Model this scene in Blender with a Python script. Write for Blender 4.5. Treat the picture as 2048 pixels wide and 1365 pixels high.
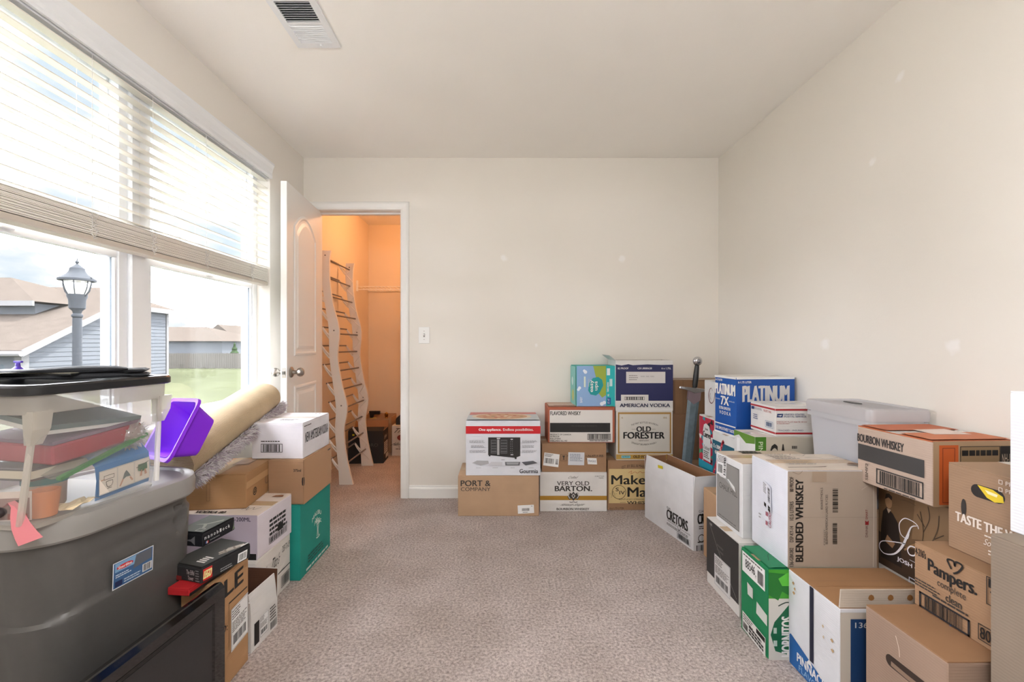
import bpy, bmesh, math, random
from mathutils import Vector, Matrix
random.seed(7)
scene = bpy.context.scene
for o in list(bpy.data.objects):
    bpy.data.objects.remove(o)
C = scene.collection
PI = math.pi

# ------------------------------------------------------------------ camera
cam = bpy.data.cameras.new('camera')
cam.sensor_width = 36.0
cam.lens = 890.0 / 2048 * 36.0
cam.shift_x = 19.0 / 2048
cam.shift_y = 7.5 / 2048
cam.clip_end = 400
camo = bpy.data.objects.new('camera', cam)
camo.location = (0, 0, 1.098)
camo.rotation_euler = (PI / 2, 0, 0)
C.objects.link(camo)
scene.camera = camo

# ------------------------------------------------------------------ view
vs = scene.view_settings
vs.view_transform = 'Standard'
vs.look = 'None'
vs.gamma = 1.0
vs.use_curve_mapping = False
vs.exposure = 0.68

cy_ = scene.cycles
cy_.max_bounces = 9
cy_.diffuse_bounces = 5
cy_.glossy_bounces = 3
cy_.transmission_bounces = 4
cy_.caustics_reflective = False
cy_.caustics_refractive = False

# ------------------------------------------------------------------ world: bright broken cloud
SKY_CLOUD = 30.0
w = bpy.data.worlds.new('sky')
scene.world = w
w.use_nodes = True
nt = w.node_tree
nt.nodes.clear()
L = nt.links.new
out = nt.nodes.new('ShaderNodeOutputWorld')
bg = nt.nodes.new('ShaderNodeBackground')
tc = nt.nodes.new('ShaderNodeTexCoord')
mp = nt.nodes.new('ShaderNodeMapping')
mp.inputs['Scale'].default_value = (1.0, 1.0, 2.6)
nz = nt.nodes.new('ShaderNodeTexNoise')
nz.inputs['Scale'].default_value = 3.2
nz.inputs['Detail'].default_value = 7
nz.inputs['Roughness'].default_value = 0.55
rp = nt.nodes.new('ShaderNodeValToRGB')
e = rp.color_ramp.elements
e[0].position = 0.42
e[0].color = (0.50, 0.58, 0.66, 1)
e[1].position = 0.62
e[1].color = (SKY_CLOUD, SKY_CLOUD, SKY_CLOUD * 1.07, 1)
m_ = rp.color_ramp.elements.new(0.49)
m_.color = (0.68, 0.70, 0.72, 1)
L(tc.outputs['Generated'], mp.inputs['Vector'])
L(mp.outputs['Vector'], nz.inputs['Vector'])
L(nz.outputs['Fac'], rp.inputs['Fac'])
L(rp.outputs['Color'], bg.inputs['Color'])
L(bg.outputs['Background'], out.inputs['Surface'])
bg.inputs['Strength'].default_value = 1.0

# ------------------------------------------------------------------ sun (high, from beyond the houses' right, misses the window)
sun = bpy.data.lights.new('sun', 'SUN')
sun.energy = 8.0
sun.angle = 0.02
sun.color = (1.0, 0.96, 0.9)
suno = bpy.data.objects.new('sun', sun)
suno.rotation_euler = Vector((-0.42, -0.30, -0.86)).to_track_quat('-Z', 'Y').to_euler()
suno.location = (6, 6, 12)
C.objects.link(suno)

# daylight portal in the window opening (guides sampling only; gives no light of its own)
pl = bpy.data.lights.new('window_portal', 'AREA')
pl.shape = 'RECTANGLE'
pl.size = 1.81
pl.size_y = 1.45
pl.cycles.is_portal = True
plo = bpy.data.objects.new('window_portal', pl)
plo.location = (-1.62, 1.826, 1.465)
plo.rotation_euler = (PI / 2, 0, -PI / 2)
C.objects.link(plo)

# ------------------------------------------------------------------ materials
def lin(c):
    return tuple(((v / 255) / 12.92 if v / 255 <= 0.04045 else (((v / 255) + 0.055) / 1.055) ** 2.4) for v in c)

MATS = {}
def mat(name, rgb, rough=0.6, metal=0.0, noise=0.0, nscale=30.0, bump=0.0, bscale=200.0, spec=0.5, emit=None, estr=0.0, coat=0.0):
    if name in MATS:
        return MATS[name]
    m = bpy.data.materials.new(name)
    m.use_nodes = True
    n = m.node_tree
    b = n.nodes['Principled BSDF']
    c = lin(rgb) + (1,)
    b.inputs['Base Color'].default_value = c
    b.inputs['Roughness'].default_value = rough
    b.inputs['Metallic'].default_value = metal
    b.inputs['Specular IOR Level'].default_value = spec
    b.inputs['Coat Weight'].default_value = coat
    if emit:
        b.inputs['Emission Color'].default_value = lin(emit) + (1,)
        b.inputs['Emission Strength'].default_value = estr
    if noise or bump:
        t = n.nodes.new('ShaderNodeTexCoord')
    if noise:
        q = n.nodes.new('ShaderNodeTexNoise')
        q.inputs['Scale'].default_value = nscale
        q.inputs['Detail'].default_value = 5
        mx = n.nodes.new('ShaderNodeMixRGB')
        mx.blend_type = 'MULTIPLY'
        mx.inputs['Color1'].default_value = c
        r = n.nodes.new('ShaderNodeValToRGB')
        r.color_ramp.elements[0].position = 0.3
        r.color_ramp.elements[1].position = 0.7
        lo = 1 - noise
        r.color_ramp.elements[0].color = (lo, lo, lo, 1)
        r.color_ramp.elements[1].color = (1, 1, 1, 1)
        n.links.new(t.outputs['Object'], q.inputs['Vector'])
        n.links.new(q.outputs['Fac'], r.inputs['Fac'])
        n.links.new(r.outputs['Color'], mx.inputs['Color2'])
        mx.inputs['Fac'].default_value = 1
        n.links.new(mx.outputs['Color'], b.inputs['Base Color'])
    if bump:
        q2 = n.nodes.new('ShaderNodeTexNoise')
        q2.inputs['Scale'].default_value = bscale
        q2.inputs['Detail'].default_value = 3
        bp = n.nodes.new('ShaderNodeBump')
        bp.inputs['Strength'].default_value = bump
        bp.inputs['Distance'].default_value = 0.004
        n.links.new(t.outputs['Object'], q2.inputs['Vector'])
        n.links.new(q2.outputs['Fac'], bp.inputs['Height'])
        n.links.new(bp.outputs['Normal'], b.inputs['Normal'])
    MATS[name] = m
    return m

def ink(rgb, rough=0.55):
    return mat('ink_%d_%d_%d' % tuple(rgb), rgb, rough)

def card(rgb):
    """corrugated board: mottled colour, faint flute ripple"""
    name = 'board_%d_%d_%d' % tuple(rgb)
    if name in MATS:
        return MATS[name]
    m = mat(name, rgb, 0.75, noise=0.10, nscale=9.0)
    n = m.node_tree
    b = n.nodes['Principled BSDF']
    t = n.nodes.new('ShaderNodeTexCoord')
    wv = n.nodes.new('ShaderNodeTexWave')
    wv.bands_direction = 'Z'
    wv.inputs['Scale'].default_value = 45
    wv.inputs['Distortion'].default_value = 1.5
    bp = n.nodes.new('ShaderNodeBump')
    bp.inputs['Strength'].default_value = 0.12
    bp.inputs['Distance'].default_value = 0.002
    n.links.new(t.outputs['Object'], wv.inputs['Vector'])
    n.links.new(wv.outputs['Fac'], bp.inputs['Height'])
    n.links.new(bp.outputs['Normal'], b.inputs['Normal'])
    return m

def clear_mat(name, rgb, alpha, rough=0.15, gloss=0.06):
    """thin clear sheet: mostly straight-through, part milky, part glossy"""
    m = bpy.data.materials.new(name)
    m.use_nodes = True
    n = m.node_tree
    n.nodes.clear()
    o = n.nodes.new('ShaderNodeOutputMaterial')
    tr = n.nodes.new('ShaderNodeBsdfTransparent')
    tr.inputs['Color'].default_value = (0.96, 0.97, 0.97, 1)
    d = n.nodes.new('ShaderNodeBsdfDiffuse')
    d.inputs['Color'].default_value = lin(rgb) + (1,)
    tl = n.nodes.new('ShaderNodeBsdfTranslucent')
    tl.inputs['Color'].default_value = lin(rgb) + (1,)
    a1 = n.nodes.new('ShaderNodeMixShader')
    a1.inputs['Fac'].default_value = 0.5
    g = n.nodes.new('ShaderNodeBsdfGlossy')
    g.inputs['Roughness'].default_value = rough
    a2 = n.nodes.new('ShaderNodeMixShader')
    a2.inputs['Fac'].default_value = alpha
    a3 = n.nodes.new('ShaderNodeMixShader')
    a3.inputs['Fac'].default_value = gloss
    n.links.new(d.outputs[0], a1.inputs[1])
    n.links.new(tl.outputs[0], a1.inputs[2])
    n.links.new(tr.outputs[0], a2.inputs[1])
    n.links.new(a1.outputs[0], a2.inputs[2])
    n.links.new(a2.outputs[0], a3.inputs[1])
    n.links.new(g.outputs[0], a3.inputs[2])
    n.links.new(a3.outputs[0], o.inputs['Surface'])
    return m

def wall_mat(name, rgb, spots=()):
    m = mat(name, rgb, 0.75, bump=0.06, bscale=140, noise=0.025, nscale=2.0)
    n = m.node_tree
    b = n.nodes['Principled BSDF']
    src = b.inputs['Base Color'].links[0].from_socket
    geo = n.nodes.new('ShaderNodeNewGeometry')
    for (p, r) in spots:                      # dabs of filler on the paint
        nzz = n.nodes.new('ShaderNodeTexNoise')
        nzz.inputs['Scale'].default_value = 22
        vd = n.nodes.new('ShaderNodeVectorMath')
        vd.operation = 'DISTANCE'
        vd.inputs[1].default_value = p
        n.links.new(geo.outputs['Position'], vd.inputs[0])
        n.links.new(geo.outputs['Position'], nzz.inputs['Vector'])
        ma = n.nodes.new('ShaderNodeMath')
        ma.operation = 'MULTIPLY_ADD'
        ma.inputs[1].default_value = 0.05
        n.links.new(nzz.outputs['Fac'], ma.inputs[0])
        n.links.new(vd.outputs['Value'], ma.inputs[2])
        mr = n.nodes.new('ShaderNodeMapRange')
        mr.inputs['From Min'].default_value = r + 0.025
        mr.inputs['From Max'].default_value = r * 0.4 + 0.025
        mr.inputs['To Max'].default_value = 0.75
        n.links.new(ma.outputs[0], mr.inputs['Value'])
        mx = n.nodes.new('ShaderNodeMixRGB')
        mx.inputs['Color2'].default_value = lin((240, 238, 236)) + (1,)
        n.links.new(mr.outputs['Result'], mx.inputs['Fac'])
        n.links.new(src, mx.inputs['Color1'])
        src = mx.outputs['Color']
    n.links.new(src, b.inputs['Base Color'])
    return m

M_WHITE = mat('white_paint', (236, 235, 232), 0.4)
M_VINYL = mat('white_vinyl', (232, 234, 236), 0.35)
M_SLAT = mat('blind_slat_white', (236, 231, 222), 0.45)
M_METAL = mat('satin_nickel', (170, 165, 158), 0.28, metal=1.0)
M_GREYROD = mat('grey_rod', (120, 112, 106), 0.4, metal=0.3)
M_BLACK = mat('black_plastic', (26, 27, 29), 0.35)
M_GLOSS = mat('gloss_black', (10, 10, 12), 0.08, coat=0.5)
M_TAPE = mat('clear_tape', (196, 170, 138), 0.15)
M_TAPEW = mat('clear_tape_on_white', (222, 218, 212), 0.15)
M_GLASS = clear_mat('window_glass', (235, 240, 240), 0.004, 0.02, 0.04)
BROWN = (178, 141, 106)
BROWN2 = (164, 128, 97)
TAN = (186, 154, 124)
KRAFT = (186, 160, 132)
WHITE = (232, 230, 228)
GREYB = (188, 172, 156)
INNER = (146, 104, 72)
K = (24, 22, 22)
DK = (58, 52, 48)

# ------------------------------------------------------------------ mesh helpers
class MB:
    def __init__(self):
        self.v, self.f, self.m, self.mats = [], [], [], []
    def mi(self, m):
        if m not in self.mats:
            self.mats.append(m)
        return self.mats.index(m)
    def add(self, vs_, fs, m):
        b = len(self.v)
        self.v += [tuple(p) for p in vs_]
        k = self.mi(m)
        for f in fs:
            self.f.append(tuple(b + i for i in f))
            self.m.append(k)
        return self
    def box(self, x0, y0, z0, x1, y1, z1, m, M=None):
        vs_ = [Vector(p) for p in ((x0, y0, z0), (x1, y0, z0), (x1, y1, z0), (x0, y1, z0), (x0, y0, z1), (x1, y0, z1), (x1, y1, z1), (x0, y1, z1))]
        if M:
            vs_ = [M @ p for p in vs_]
        return self.add(vs_, [(0, 3, 2, 1), (4, 5, 6, 7), (0, 1, 5, 4), (1, 2, 6, 5), (2, 3, 7, 6), (3, 0, 4, 7)], m)
    def prism(self, pts, vec, m):
        """closed outline pts (3-D, planar) swept by vec"""
        n = len(pts)
        a = [Vector(p) for p in pts]
        b = [p + Vector(vec) for p in a]
        fs = [tuple(range(n))[::-1], tuple(range(n, 2 * n))] + [(i, (i + 1) % n, n + (i + 1) % n, n + i) for i in range(n)]
        return self.add(a + b, fs, m)
    def tube(self, pts, r, m, n=8, caps=True):
        pts = [Vector(p) for p in pts]
        rings = []
        up = Vector((0, 0, 1))
        for i, p in enumerate(pts):
            d = (pts[min(i + 1, len(pts) - 1)] - pts[max(i - 1, 0)]).normalized()
            s = d.cross(up)
            if s.length < 1e-3:
                s = d.cross(Vector((1, 0, 0)))
            s.normalize()
            t = s.cross(d)
            rr_ = r[i] if isinstance(r, (list, tuple)) else r
            rings.append([p + (s * math.cos(2 * PI * k / n) + t * math.sin(2 * PI * k / n)) * rr_ for k in range(n)])
        return self.loft(rings, m, caps)
    def loft(self, rings, m, caps=True):
        n = len(rings[0])
        vs_ = [p for r in rings for p in r]
        fs = []
        for i in range(len(rings) - 1):
            for k in range(n):
                a, b = i * n + k, i * n + (k + 1) % n
                fs.append((a, b, b + n, a + n))
        if caps:
            fs.append(tuple(range(n))[::-1])
            fs.append(tuple((len(rings) - 1) * n + k for k in range(n)))
        return self.add(vs_, fs, m)
    def sphere(self, c, r, m, nu=16, nv=10, sc=(1, 1, 1)):
        c = Vector(c)
        rings = []
        for j in range(1, nv):
            a = PI * j / nv
            rings.append([c + Vector((math.sin(a) * math.cos(2 * PI * i / nu) * r * sc[0], math.sin(a) * math.sin(2 * PI * i / nu) * r * sc[1], -math.cos(a) * r * sc[2])) for i in range(nu)])
        return self.loft(rings, m, True)
    def lathe(self, prof, c, m, n=20, axis='Z', caps=True):
        c = Vector(c)
        rings = []
        for (r, h) in prof:
            ring = []
            for k in range(n):
                a = 2 * PI * k / n
                if axis == 'Z':
                    ring.append(c + Vector((r * math.cos(a), r * math.sin(a), h)))
                elif axis == 'X':
                    ring.append(c + Vector((h, r * math.cos(a), r * math.sin(a))))
                else:
                    ring.append(c + Vector((r * math.cos(a), h, r * math.sin(a))))
            rings.append(ring)
        return self.loft(rings, m, caps)
    def build(self, name, parent=None, smooth=False, kind=None, bevel=0, tag_=None):
        me = bpy.data.meshes.new(name)
        me.from_pydata(self.v, [], self.f)
        for m in self.mats:
            me.materials.append(m)
        for p, k in zip(me.polygons, self.m):
            p.material_index = k
        bm = bmesh.new()
        bm.from_mesh(me)
        bmesh.ops.recalc_face_normals(bm, faces=bm.faces)
        if bevel:
            bmesh.ops.bevel(bm, geom=[e_ for e_ in bm.edges if e_.calc_face_angle(0) > 0.5], offset=bevel, segments=1, affect='EDGES', clamp_overlap=True)
        bm.to_mesh(me)
        bm.free()
        if smooth:
            for p in me.polygons:
                p.use_smooth = True
            me.set_sharp_from_angle(angle=0.6)
        o = bpy.data.objects.new(name, me)
        C.objects.link(o)
        if parent:
            o.parent = parent
        if kind:
            o['kind'] = kind
        if tag_:
            tag(o, *tag_)
        return o

def tag(o, label, cat, group=None):
    o['label'] = label
    o['category'] = cat
    if group:
        o['group'] = group
    return o

def thing(name, label, cat, loc=(0, 0, 0), yaw=0.0, group=None, rot=None):
    o = bpy.data.objects.new(name, None)
    o.empty_display_size = 0.05
    C.objects.link(o)
    o.location = loc
    o.rotation_euler = rot if rot else (0, 0, math.radians(yaw))
    return tag(o, label, cat, group)

def rrect(w, d, r, z, n=5, cx=0, cy=0):
    pts = []
    for (sx, sy, a0) in ((1, 1, 0), (-1, 1, 90), (-1, -1, 180), (1, -1, 270)):
        for k in range(n + 1):
            a = math.radians(a0 + 90 * k / n)
            pts.append(Vector((cx + sx * (w / 2 - r) + r * math.cos(a), cy + sy * (d / 2 - r) + r * math.sin(a), z)))
    return pts

# ------------------------------------------------------------------ flat print
FONTC = bpy.data.curves.new('lettering_source', 'FONT')
FONTC.dimensions = '2D'
FONTC.fill_mode = 'FRONT'
FONTC.resolution_u = 3
FONTO = bpy.data.objects.new('lettering_source', FONTC)
def glyphs(s, bold):
    FONTC.body = s
    FONTC.offset = bold
    C.objects.link(FONTO)
    dg = bpy.context.evaluated_depsgraph_get()
    me = bpy.data.meshes.new_from_object(FONTO.evaluated_get(dg))
    C.objects.unlink(FONTO)
    v = [(p.co.x, p.co.y) for p in me.vertices]
    f = [tuple(p.vertices) for p in me.polygons]
    bpy.data.meshes.remove(me)
    return v, f

class Face:
    """one side of a box: O origin, U right, V up, N outward; all print in 0..1 of the side"""
    def __init__(self, prn, O, U, V, N, w, h):
        self.p, self.O, self.U, self.V, self.N, self.w, self.h = prn, Vector(O), Vector(U), Vector(V), Vector(N), w, h
    def P(self, u, v):
        return self.O + self.U * (u * self.w) + self.V * (v * self.h) + self.N * self.p.lift
    def poly(self, pts, c, grp='printed_panel'):
        self.p.lift += 0.00012
        if grp == 'printed_panel':
            self.p.k += 1
            grp = 'printed_panel#%d' % self.p.k
        self.p.mb(grp).add([self.P(u, v) for u, v in pts], [tuple(range(len(pts)))], ink(c))
        return self
    def rect(self, u0, v0, u1, v1, c, grp='printed_panel'):
        return self.poly([(u0, v0), (u1, v0), (u1, v1), (u0, v1)], c, grp)
    def frame(self, u0, v0, u1, v1, t, c):
        a, b = t / self.w, t / self.h
        self.p.lift += 0.00012
        for r in ((u0, v0, u1, v0 + b), (u0, v1 - b, u1, v1), (u0, v0, u0 + a, v1), (u1 - a, v0, u1, v1)):
            self.p.mb('printed_panel').add([self.P(r[0], r[1]), self.P(r[2], r[1]), self.P(r[2], r[3]), self.P(r[0], r[3])], [(0, 1, 2, 3)], ink(c))
        return self
    def disc(self, u, v, ru, c, n=20, rv=None, grp='printed_panel'):
        rv = rv if rv else ru * self.w / self.h
        return self.poly([(u + ru * math.cos(2 * PI * k / n), v + rv * math.sin(2 * PI * k / n)) for k in range(n)], c, grp)
    def text(self, s, u0, v0, u1, v1, c, bold=0.0, rot=0, shear=0.0, arc=0.0, grp='lettering'):
        """fit the words into the rectangle; rot in quarter turns"""
        vs_, fs = glyphs(s, 0.0)
        if not vs_:
            return self
        xs = [p[0] for p in vs_]
        ys = [p[1] for p in vs_]
        x0, x1 = min(xs), max(xs)
        y0, y1 = min(ys), max(ys)
        self.p.lift += 0.00012
        self.p.k += 1
        if grp == 'lettering':
            grp = 'lettering#%d' % self.p.k
        pts = []
        for (x, y) in vs_:
            a = (x - x0) / max(x1 - x0, 1e-6)
            b = (y - y0) / max(y1 - y0, 1e-6)
            a += shear * (b - 0.5)
            b += arc * (1 - (2 * a - 1) ** 2)
            for _ in range(rot % 4):
                a, b = 1 - b, a
            pts.append(self.P(u0 + a * (u1 - u0), v0 + b * (v1 - v0)))
        self.p.mb(grp).add(pts, fs, ink(c))
        if bold:                                   # heavier weight: the same glyphs struck again a hair to the side
            hgt = (v1 - v0) * self.h if rot % 2 == 0 else (u1 - u0) * self.w
            dv = (self.U if rot % 2 == 0 else self.V) * (hgt * min(bold, 0.035) * 1.6)
            du = (self.V if rot % 2 == 0 else self.U) * (hgt * min(bold, 0.035) * 0.7)
            for k_, q in enumerate((dv, -dv, dv + du, -dv - du)):
                self.p.lift += 0.00006
                q = q + self.N * (0.00006 * (k_ + 1))
                self.p.mb(grp).add([p + q for p in pts], fs, ink(c))
        return self
    def lines(self, u0, v0, u1, v1, n, c, fill=0.45, rag=0.25, grp='small_print'):
        """lines of type too small to read"""
        rnd = random.Random(int(u0 * 999 + v0 * 77))
        self.p.k += 1
        grp = '%s#%d' % (grp, self.p.k)
        self.p.lift += 0.00012
        hh = (v1 - v0) / n
        for i in range(n):
            b = v0 + hh * i + hh * 0.25
            u = u0
            end = u1 - (u1 - u0) * rag * rnd.random()
            while u < end - 0.002:
                e_ = min(end, u + (u1 - u0) * rnd.uniform(0.08, 0.22))
                self.p.mb(grp).add([self.P(u, b), self.P(e_, b), self.P(e_, b + hh * fill), self.P(u, b + hh * fill)], [(0, 1, 2, 3)], ink(c))
                u = e_ + (u1 - u0) * 0.025
        return self
    def bars(self, u0, v0, u1, v1, c=K, along='u', n=26):
        rnd = random.Random(int(u0 * 1000 + v1 * 31))
        self.p.lift += 0.00012
        a = 0.0
        while a < 1:
            b = min(1, a + rnd.choice((0.5, 0.5, 1.0, 1.5)) / n)
            if along == 'u':
                q = [(u0 + (u1 - u0) * a, v0), (u0 + (u1 - u0) * b, v0), (u0 + (u1 - u0) * b, v1), (u0 + (u1 - u0) * a, v1)]
            else:
                q = [(u0, v0 + (v1 - v0) * a), (u1, v0 + (v1 - v0) * a), (u1, v0 + (v1 - v0) * b), (u0, v0 + (v1 - v0) * b)]
            self.p.mb('barcode').add([self.P(*z) for z in q], [(0, 1, 2, 3)], ink(c))
            a = b + rnd.choice((0.5, 0.7, 1.0)) / n
        return self
    def stroke(self, pts, wd, c, grp='drawn_mark', sub=8):
        """smooth pen line through pts; wd in metres (number or list)"""
        P = [Vector((u * self.w, v * self.h)) for u, v in pts]
        q = []
        ws = []
        wl = wd if isinstance(wd, (list, tuple)) else [wd] * len(P)
        for i in range(len(P) - 1):
            p0, p1, p2, p3 = P[max(i - 1, 0)], P[i], P[i + 1], P[min(i + 2, len(P) - 1)]
            for k in range(sub):
                t = k / sub
                q.append(0.5 * (2 * p1 + (p2 - p0) * t + (2 * p0 - 5 * p1 + 4 * p2 - p3) * t * t + (3 * p1 - p0 - 3 * p2 + p3) * t ** 3))
                ws.append(wl[i] * (1 - t) + wl[i + 1] * t)
        q.append(P[-1])
        ws.append(wl[-1])
        self.p.lift += 0.00012
        vs_ = []
        for i, p in enumerate(q):
            d = (q[min(i + 1, len(q) - 1)] - q[max(i - 1, 0)])
            d = d.normalized() if d.length > 1e-9 else Vector((1, 0))
            nn = Vector((-d.y, d.x)) * ws[i] / 2
            for s in (1, -1):
                z = p + nn * s
                vs_.append(self.P(z.x / self.w, z.y / self.h))
        self.p.mb(grp).add(vs_, [(2 * i, 2 * i + 1, 2 * i + 3, 2 * i + 2) for i in range(len(q) - 1)], ink(c))
        return self
    def ring(self, u, v, ru, t, c, n=24):
        return self.stroke([(u + ru * math.cos(2 * PI * k / n), v + ru * self.w / self.h * math.sin(2 * PI * k / n)) for k in range(n + 1)], t, c, sub=2)
    def sticker(self, quad, c=(238, 238, 238), draw=None, name='label'):
        """a paper label stuck on the side: its own part; draw(face) prints in 0..1 of the label"""
        self.p.lift += 0.0003
        q = [self.P(*z) for z in quad]
        sub = Print(self.p.parent)
        sub.lift = 0.0
        f = Face(sub, q[0], (q[1] - q[0]).normalized(), (q[3] - q[0]).normalized(), self.N, (q[1] - q[0]).length, (q[3] - q[0]).length)
        sub.parent_grp = name
        f.P_ = None
        sub.one = name
        f.rect(0, 0, 1, 1, c)
        if draw:
            draw(f)
        sub.flush()
        self.p.lift += 0.0006
        return self

class Print:
    def __init__(self, parent):
        self.parent = parent
        self.lift = 0.0007
        self.g = {}
        self.one = None
        self.k = 0
    def mb(self, grp):
        grp = self.one or grp
        if grp not in self.g:
            self.g[grp] = MB()
        return self.g[grp]
    def flush(self):
        for grp, m in self.g.items():
            m.build(grp.split('#')[0], self.parent)
        self.g = {}

class Carton:
    def __init__(self, name, label, at, z, w, d, h, board, anchor='fl', yaw=0.0, top='closed', topboard=None, tape='brown', cat='box', group=None,
                 flap=0.1, flaps=None, inner=INNER, seam='x', soft=0.0025):
        a = math.radians(yaw)
        lx = -w / 2 if anchor[1] == 'l' else w / 2
        ly = -d / 2 if anchor[0] == 'f' else d / 2
        cx = at[0] - (lx * math.cos(a) - ly * math.sin(a))
        cy = at[1] - (lx * math.sin(a) + ly * math.cos(a))
        self.w, self.d, self.h = w, d, h
        self.o = thing(name, label, cat, (cx, cy, z), yaw, group)
        b = card(board)
        tb = card(topboard) if topboard else b
        ib = card(inner)
        t = 0.004
        if top == 'closed':
            bh = h - 0.0035
            MB().box(-w / 2, -d / 2, 0, w / 2, d / 2, bh, b).build('body', self.o, bevel=soft)
            g = 0.0012
            i = 0.001
            if seam == 'x':
                MB().box(-w / 2 + i, -d / 2 + i, bh, w / 2 - i, -g, h, tb).build('top_flap', self.o, bevel=0.0008)
                MB().box(-w / 2 + i, g, bh, w / 2 - i, d / 2 - i, h, tb).build('top_flap', self.o, bevel=0.0008)
            else:
                MB().box(-w / 2 + i, -d / 2 + i, bh, -g, d / 2 - i, h, tb).build('top_flap', self.o, bevel=0.0008)
                MB().box(g, -d / 2 + i, bh, w / 2 - i, d / 2 - i, h, tb).build('top_flap', self.o, bevel=0.0008)
            if tape:
                tm = M_TAPEW if tape == 'white' else M_TAPE
                m = MB()
                if seam == 'x':
                    m.box(-w / 2 + 0.002, -0.025, h, w / 2 - 0.002, 0.025, h + 0.0004, tm)
                else:
                    m.box(-0.025, -d / 2 + 0.002, h, 0.025, d / 2 - 0.002, h + 0.0004, tm)
                m.build('tape', self.o)
        else:                                   # open top: walls with thickness, floor, raised flaps
            m = MB()
            m.box(-w / 2, -d / 2, 0, w / 2, d / 2, t, b)
            m.build('bottom', self.o)
            for (nm, q) in (('wall_panel', (-w / 2, -d / 2, t, w / 2, -d / 2 + t, h)), ('wall_panel', (-w / 2, d / 2 - t, t, w / 2, d / 2, h)),
                            ('wall_panel', (-w / 2, -d / 2 + t, t, -w / 2 + t, d / 2 - t, h)), ('wall_panel', (w / 2 - t, -d / 2 + t, t, w / 2, d / 2 - t, h))):
                k = MB()
                k.box(*q, b)
                ob = k.build(nm, self.o)
                # board colour outside, bare brown liner inside
                ob.data.materials.append(ib)
                for p in ob.data.polygons:
                    c = p.center
                    nrm = p.normal
                    if (nrm.x * c.x + nrm.y * c.y) < -1e-6 or abs(nrm.z) > 0.9:
                        p.material_index = 1
            for side, ang in (flaps or {}).items():
                self.flap(side, flap if not isinstance(ang, tuple) else ang[1], ang if not isinstance(ang, tuple) else ang[0], b, ib)
        self.p = Print(self.o)
        self.front = Face(self.p, (-w / 2, -d / 2, 0), (1, 0, 0), (0, 0, 1), (0, -1, 0), w, h)
        self.right = Face(self.p, (w / 2, -d / 2, 0), (0, 1, 0), (0, 0, 1), (1, 0, 0), d, h)
        self.left = Face(self.p, (-w / 2, d / 2, 0), (0, -1, 0), (0, 0, 1), (-1, 0, 0), d, h)
        self.top = Face(self.p, (-w / 2, -d / 2, h + 0.0004), (1, 0, 0), (0, 1, 0), (0, 0, 1), w, d)
    def flap(self, side, ln, ang, b, ib):
        """flap hinged on a rim; ang 0 = straight up, + leans outwards (degrees)"""
        w, d, h = self.w, self.d, self.h
        t = 0.004
        a = math.radians(ang)
        so, up = math.sin(a) * ln, math.cos(a) * ln
        if side in ('front', 'back'):
            s = -1 if side == 'front' else 1
            y = s * d / 2
            q = [(-w / 2, y, h), (w / 2, y, h), (w / 2 - 0.002, y + s * so, h + up), (-w / 2 + 0.002, y + s * so, h + up)]
            th = Vector((0, -s * t, 0))
        else:
            s = -1 if side == 'left' else 1
            x = s * w / 2
            q = [(x, -d / 2, h), (x, d / 2, h), (x + s * so, d / 2 - 0.002, h + up), (x + s * so, -d / 2 + 0.002, h + up)]
            th = Vector((-s * t, 0, 0))
        m = MB()
        m.prism(q, th, b)
        ob = m.build('flap', self.o)
        ob.data.materials.append(ib)
        for p in ob.data.polygons:
            if p.normal.dot(th) > 0.2 * t:
                p.material_index = 1
    def done(self):
        self.p.flush()
        return self.o

def label_small(f):
    f.lines(0.08, 0.55, 0.9, 0.92, 3, DK).bars(0.1, 0.12, 0.75, 0.48)

def label_ship(f):
    f.lines(0.06, 0.72, 0.6, 0.95, 4, DK).lines(0.06, 0.42, 0.92, 0.68, 6, DK).bars(0.12, 0.12, 0.85, 0.34, n=36).frame(0.02, 0.02, 0.98, 0.98, 0.001, DK)

# ================================================================== THE ROOM
XL, XR, YB, ZC, YF = -1.428, 1.55, 3.193, 2.44, -0.75
WY0, WY1, WZ0, WZ1 = 0.92, 2.733, 0.74, 2.19          # window opening
DX0, DX1, DZ = -1.34, -0.733, 2.06                     # closet doorway
CXL, CXR, CYB = -1.50, 0.25, 4.98                      # closet
s_ = 890 / YB
def bw(px, py):
    return ((px - 1005) / s_, YB, 1.098 - (py - 690) / s_)
def rw(px, py):
    y = 890 * XR / (px - 1005)
    return (XR, y, 1.098 - (py - 690) * y / 890)
M_WALLB = wall_mat('wall_paint_cream', (231, 226, 218), [(bw(1008, 517), 0.03), (bw(1245, 517), 0.03), (bw(1072, 690), 0.012)])
M_WALLR = wall_mat('wall_paint_right', (231, 226, 218), [(rw(1650, 690), 0.035), (rw(1905, 693), 0.03), (rw(1745, 325), 0.018), (rw(1800, 155), 0.022)])
M_WALL = wall_mat('wall_paint', (231, 226, 218))
M_CEIL = wall_mat('ceiling_paint', (248, 245, 240))

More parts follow.
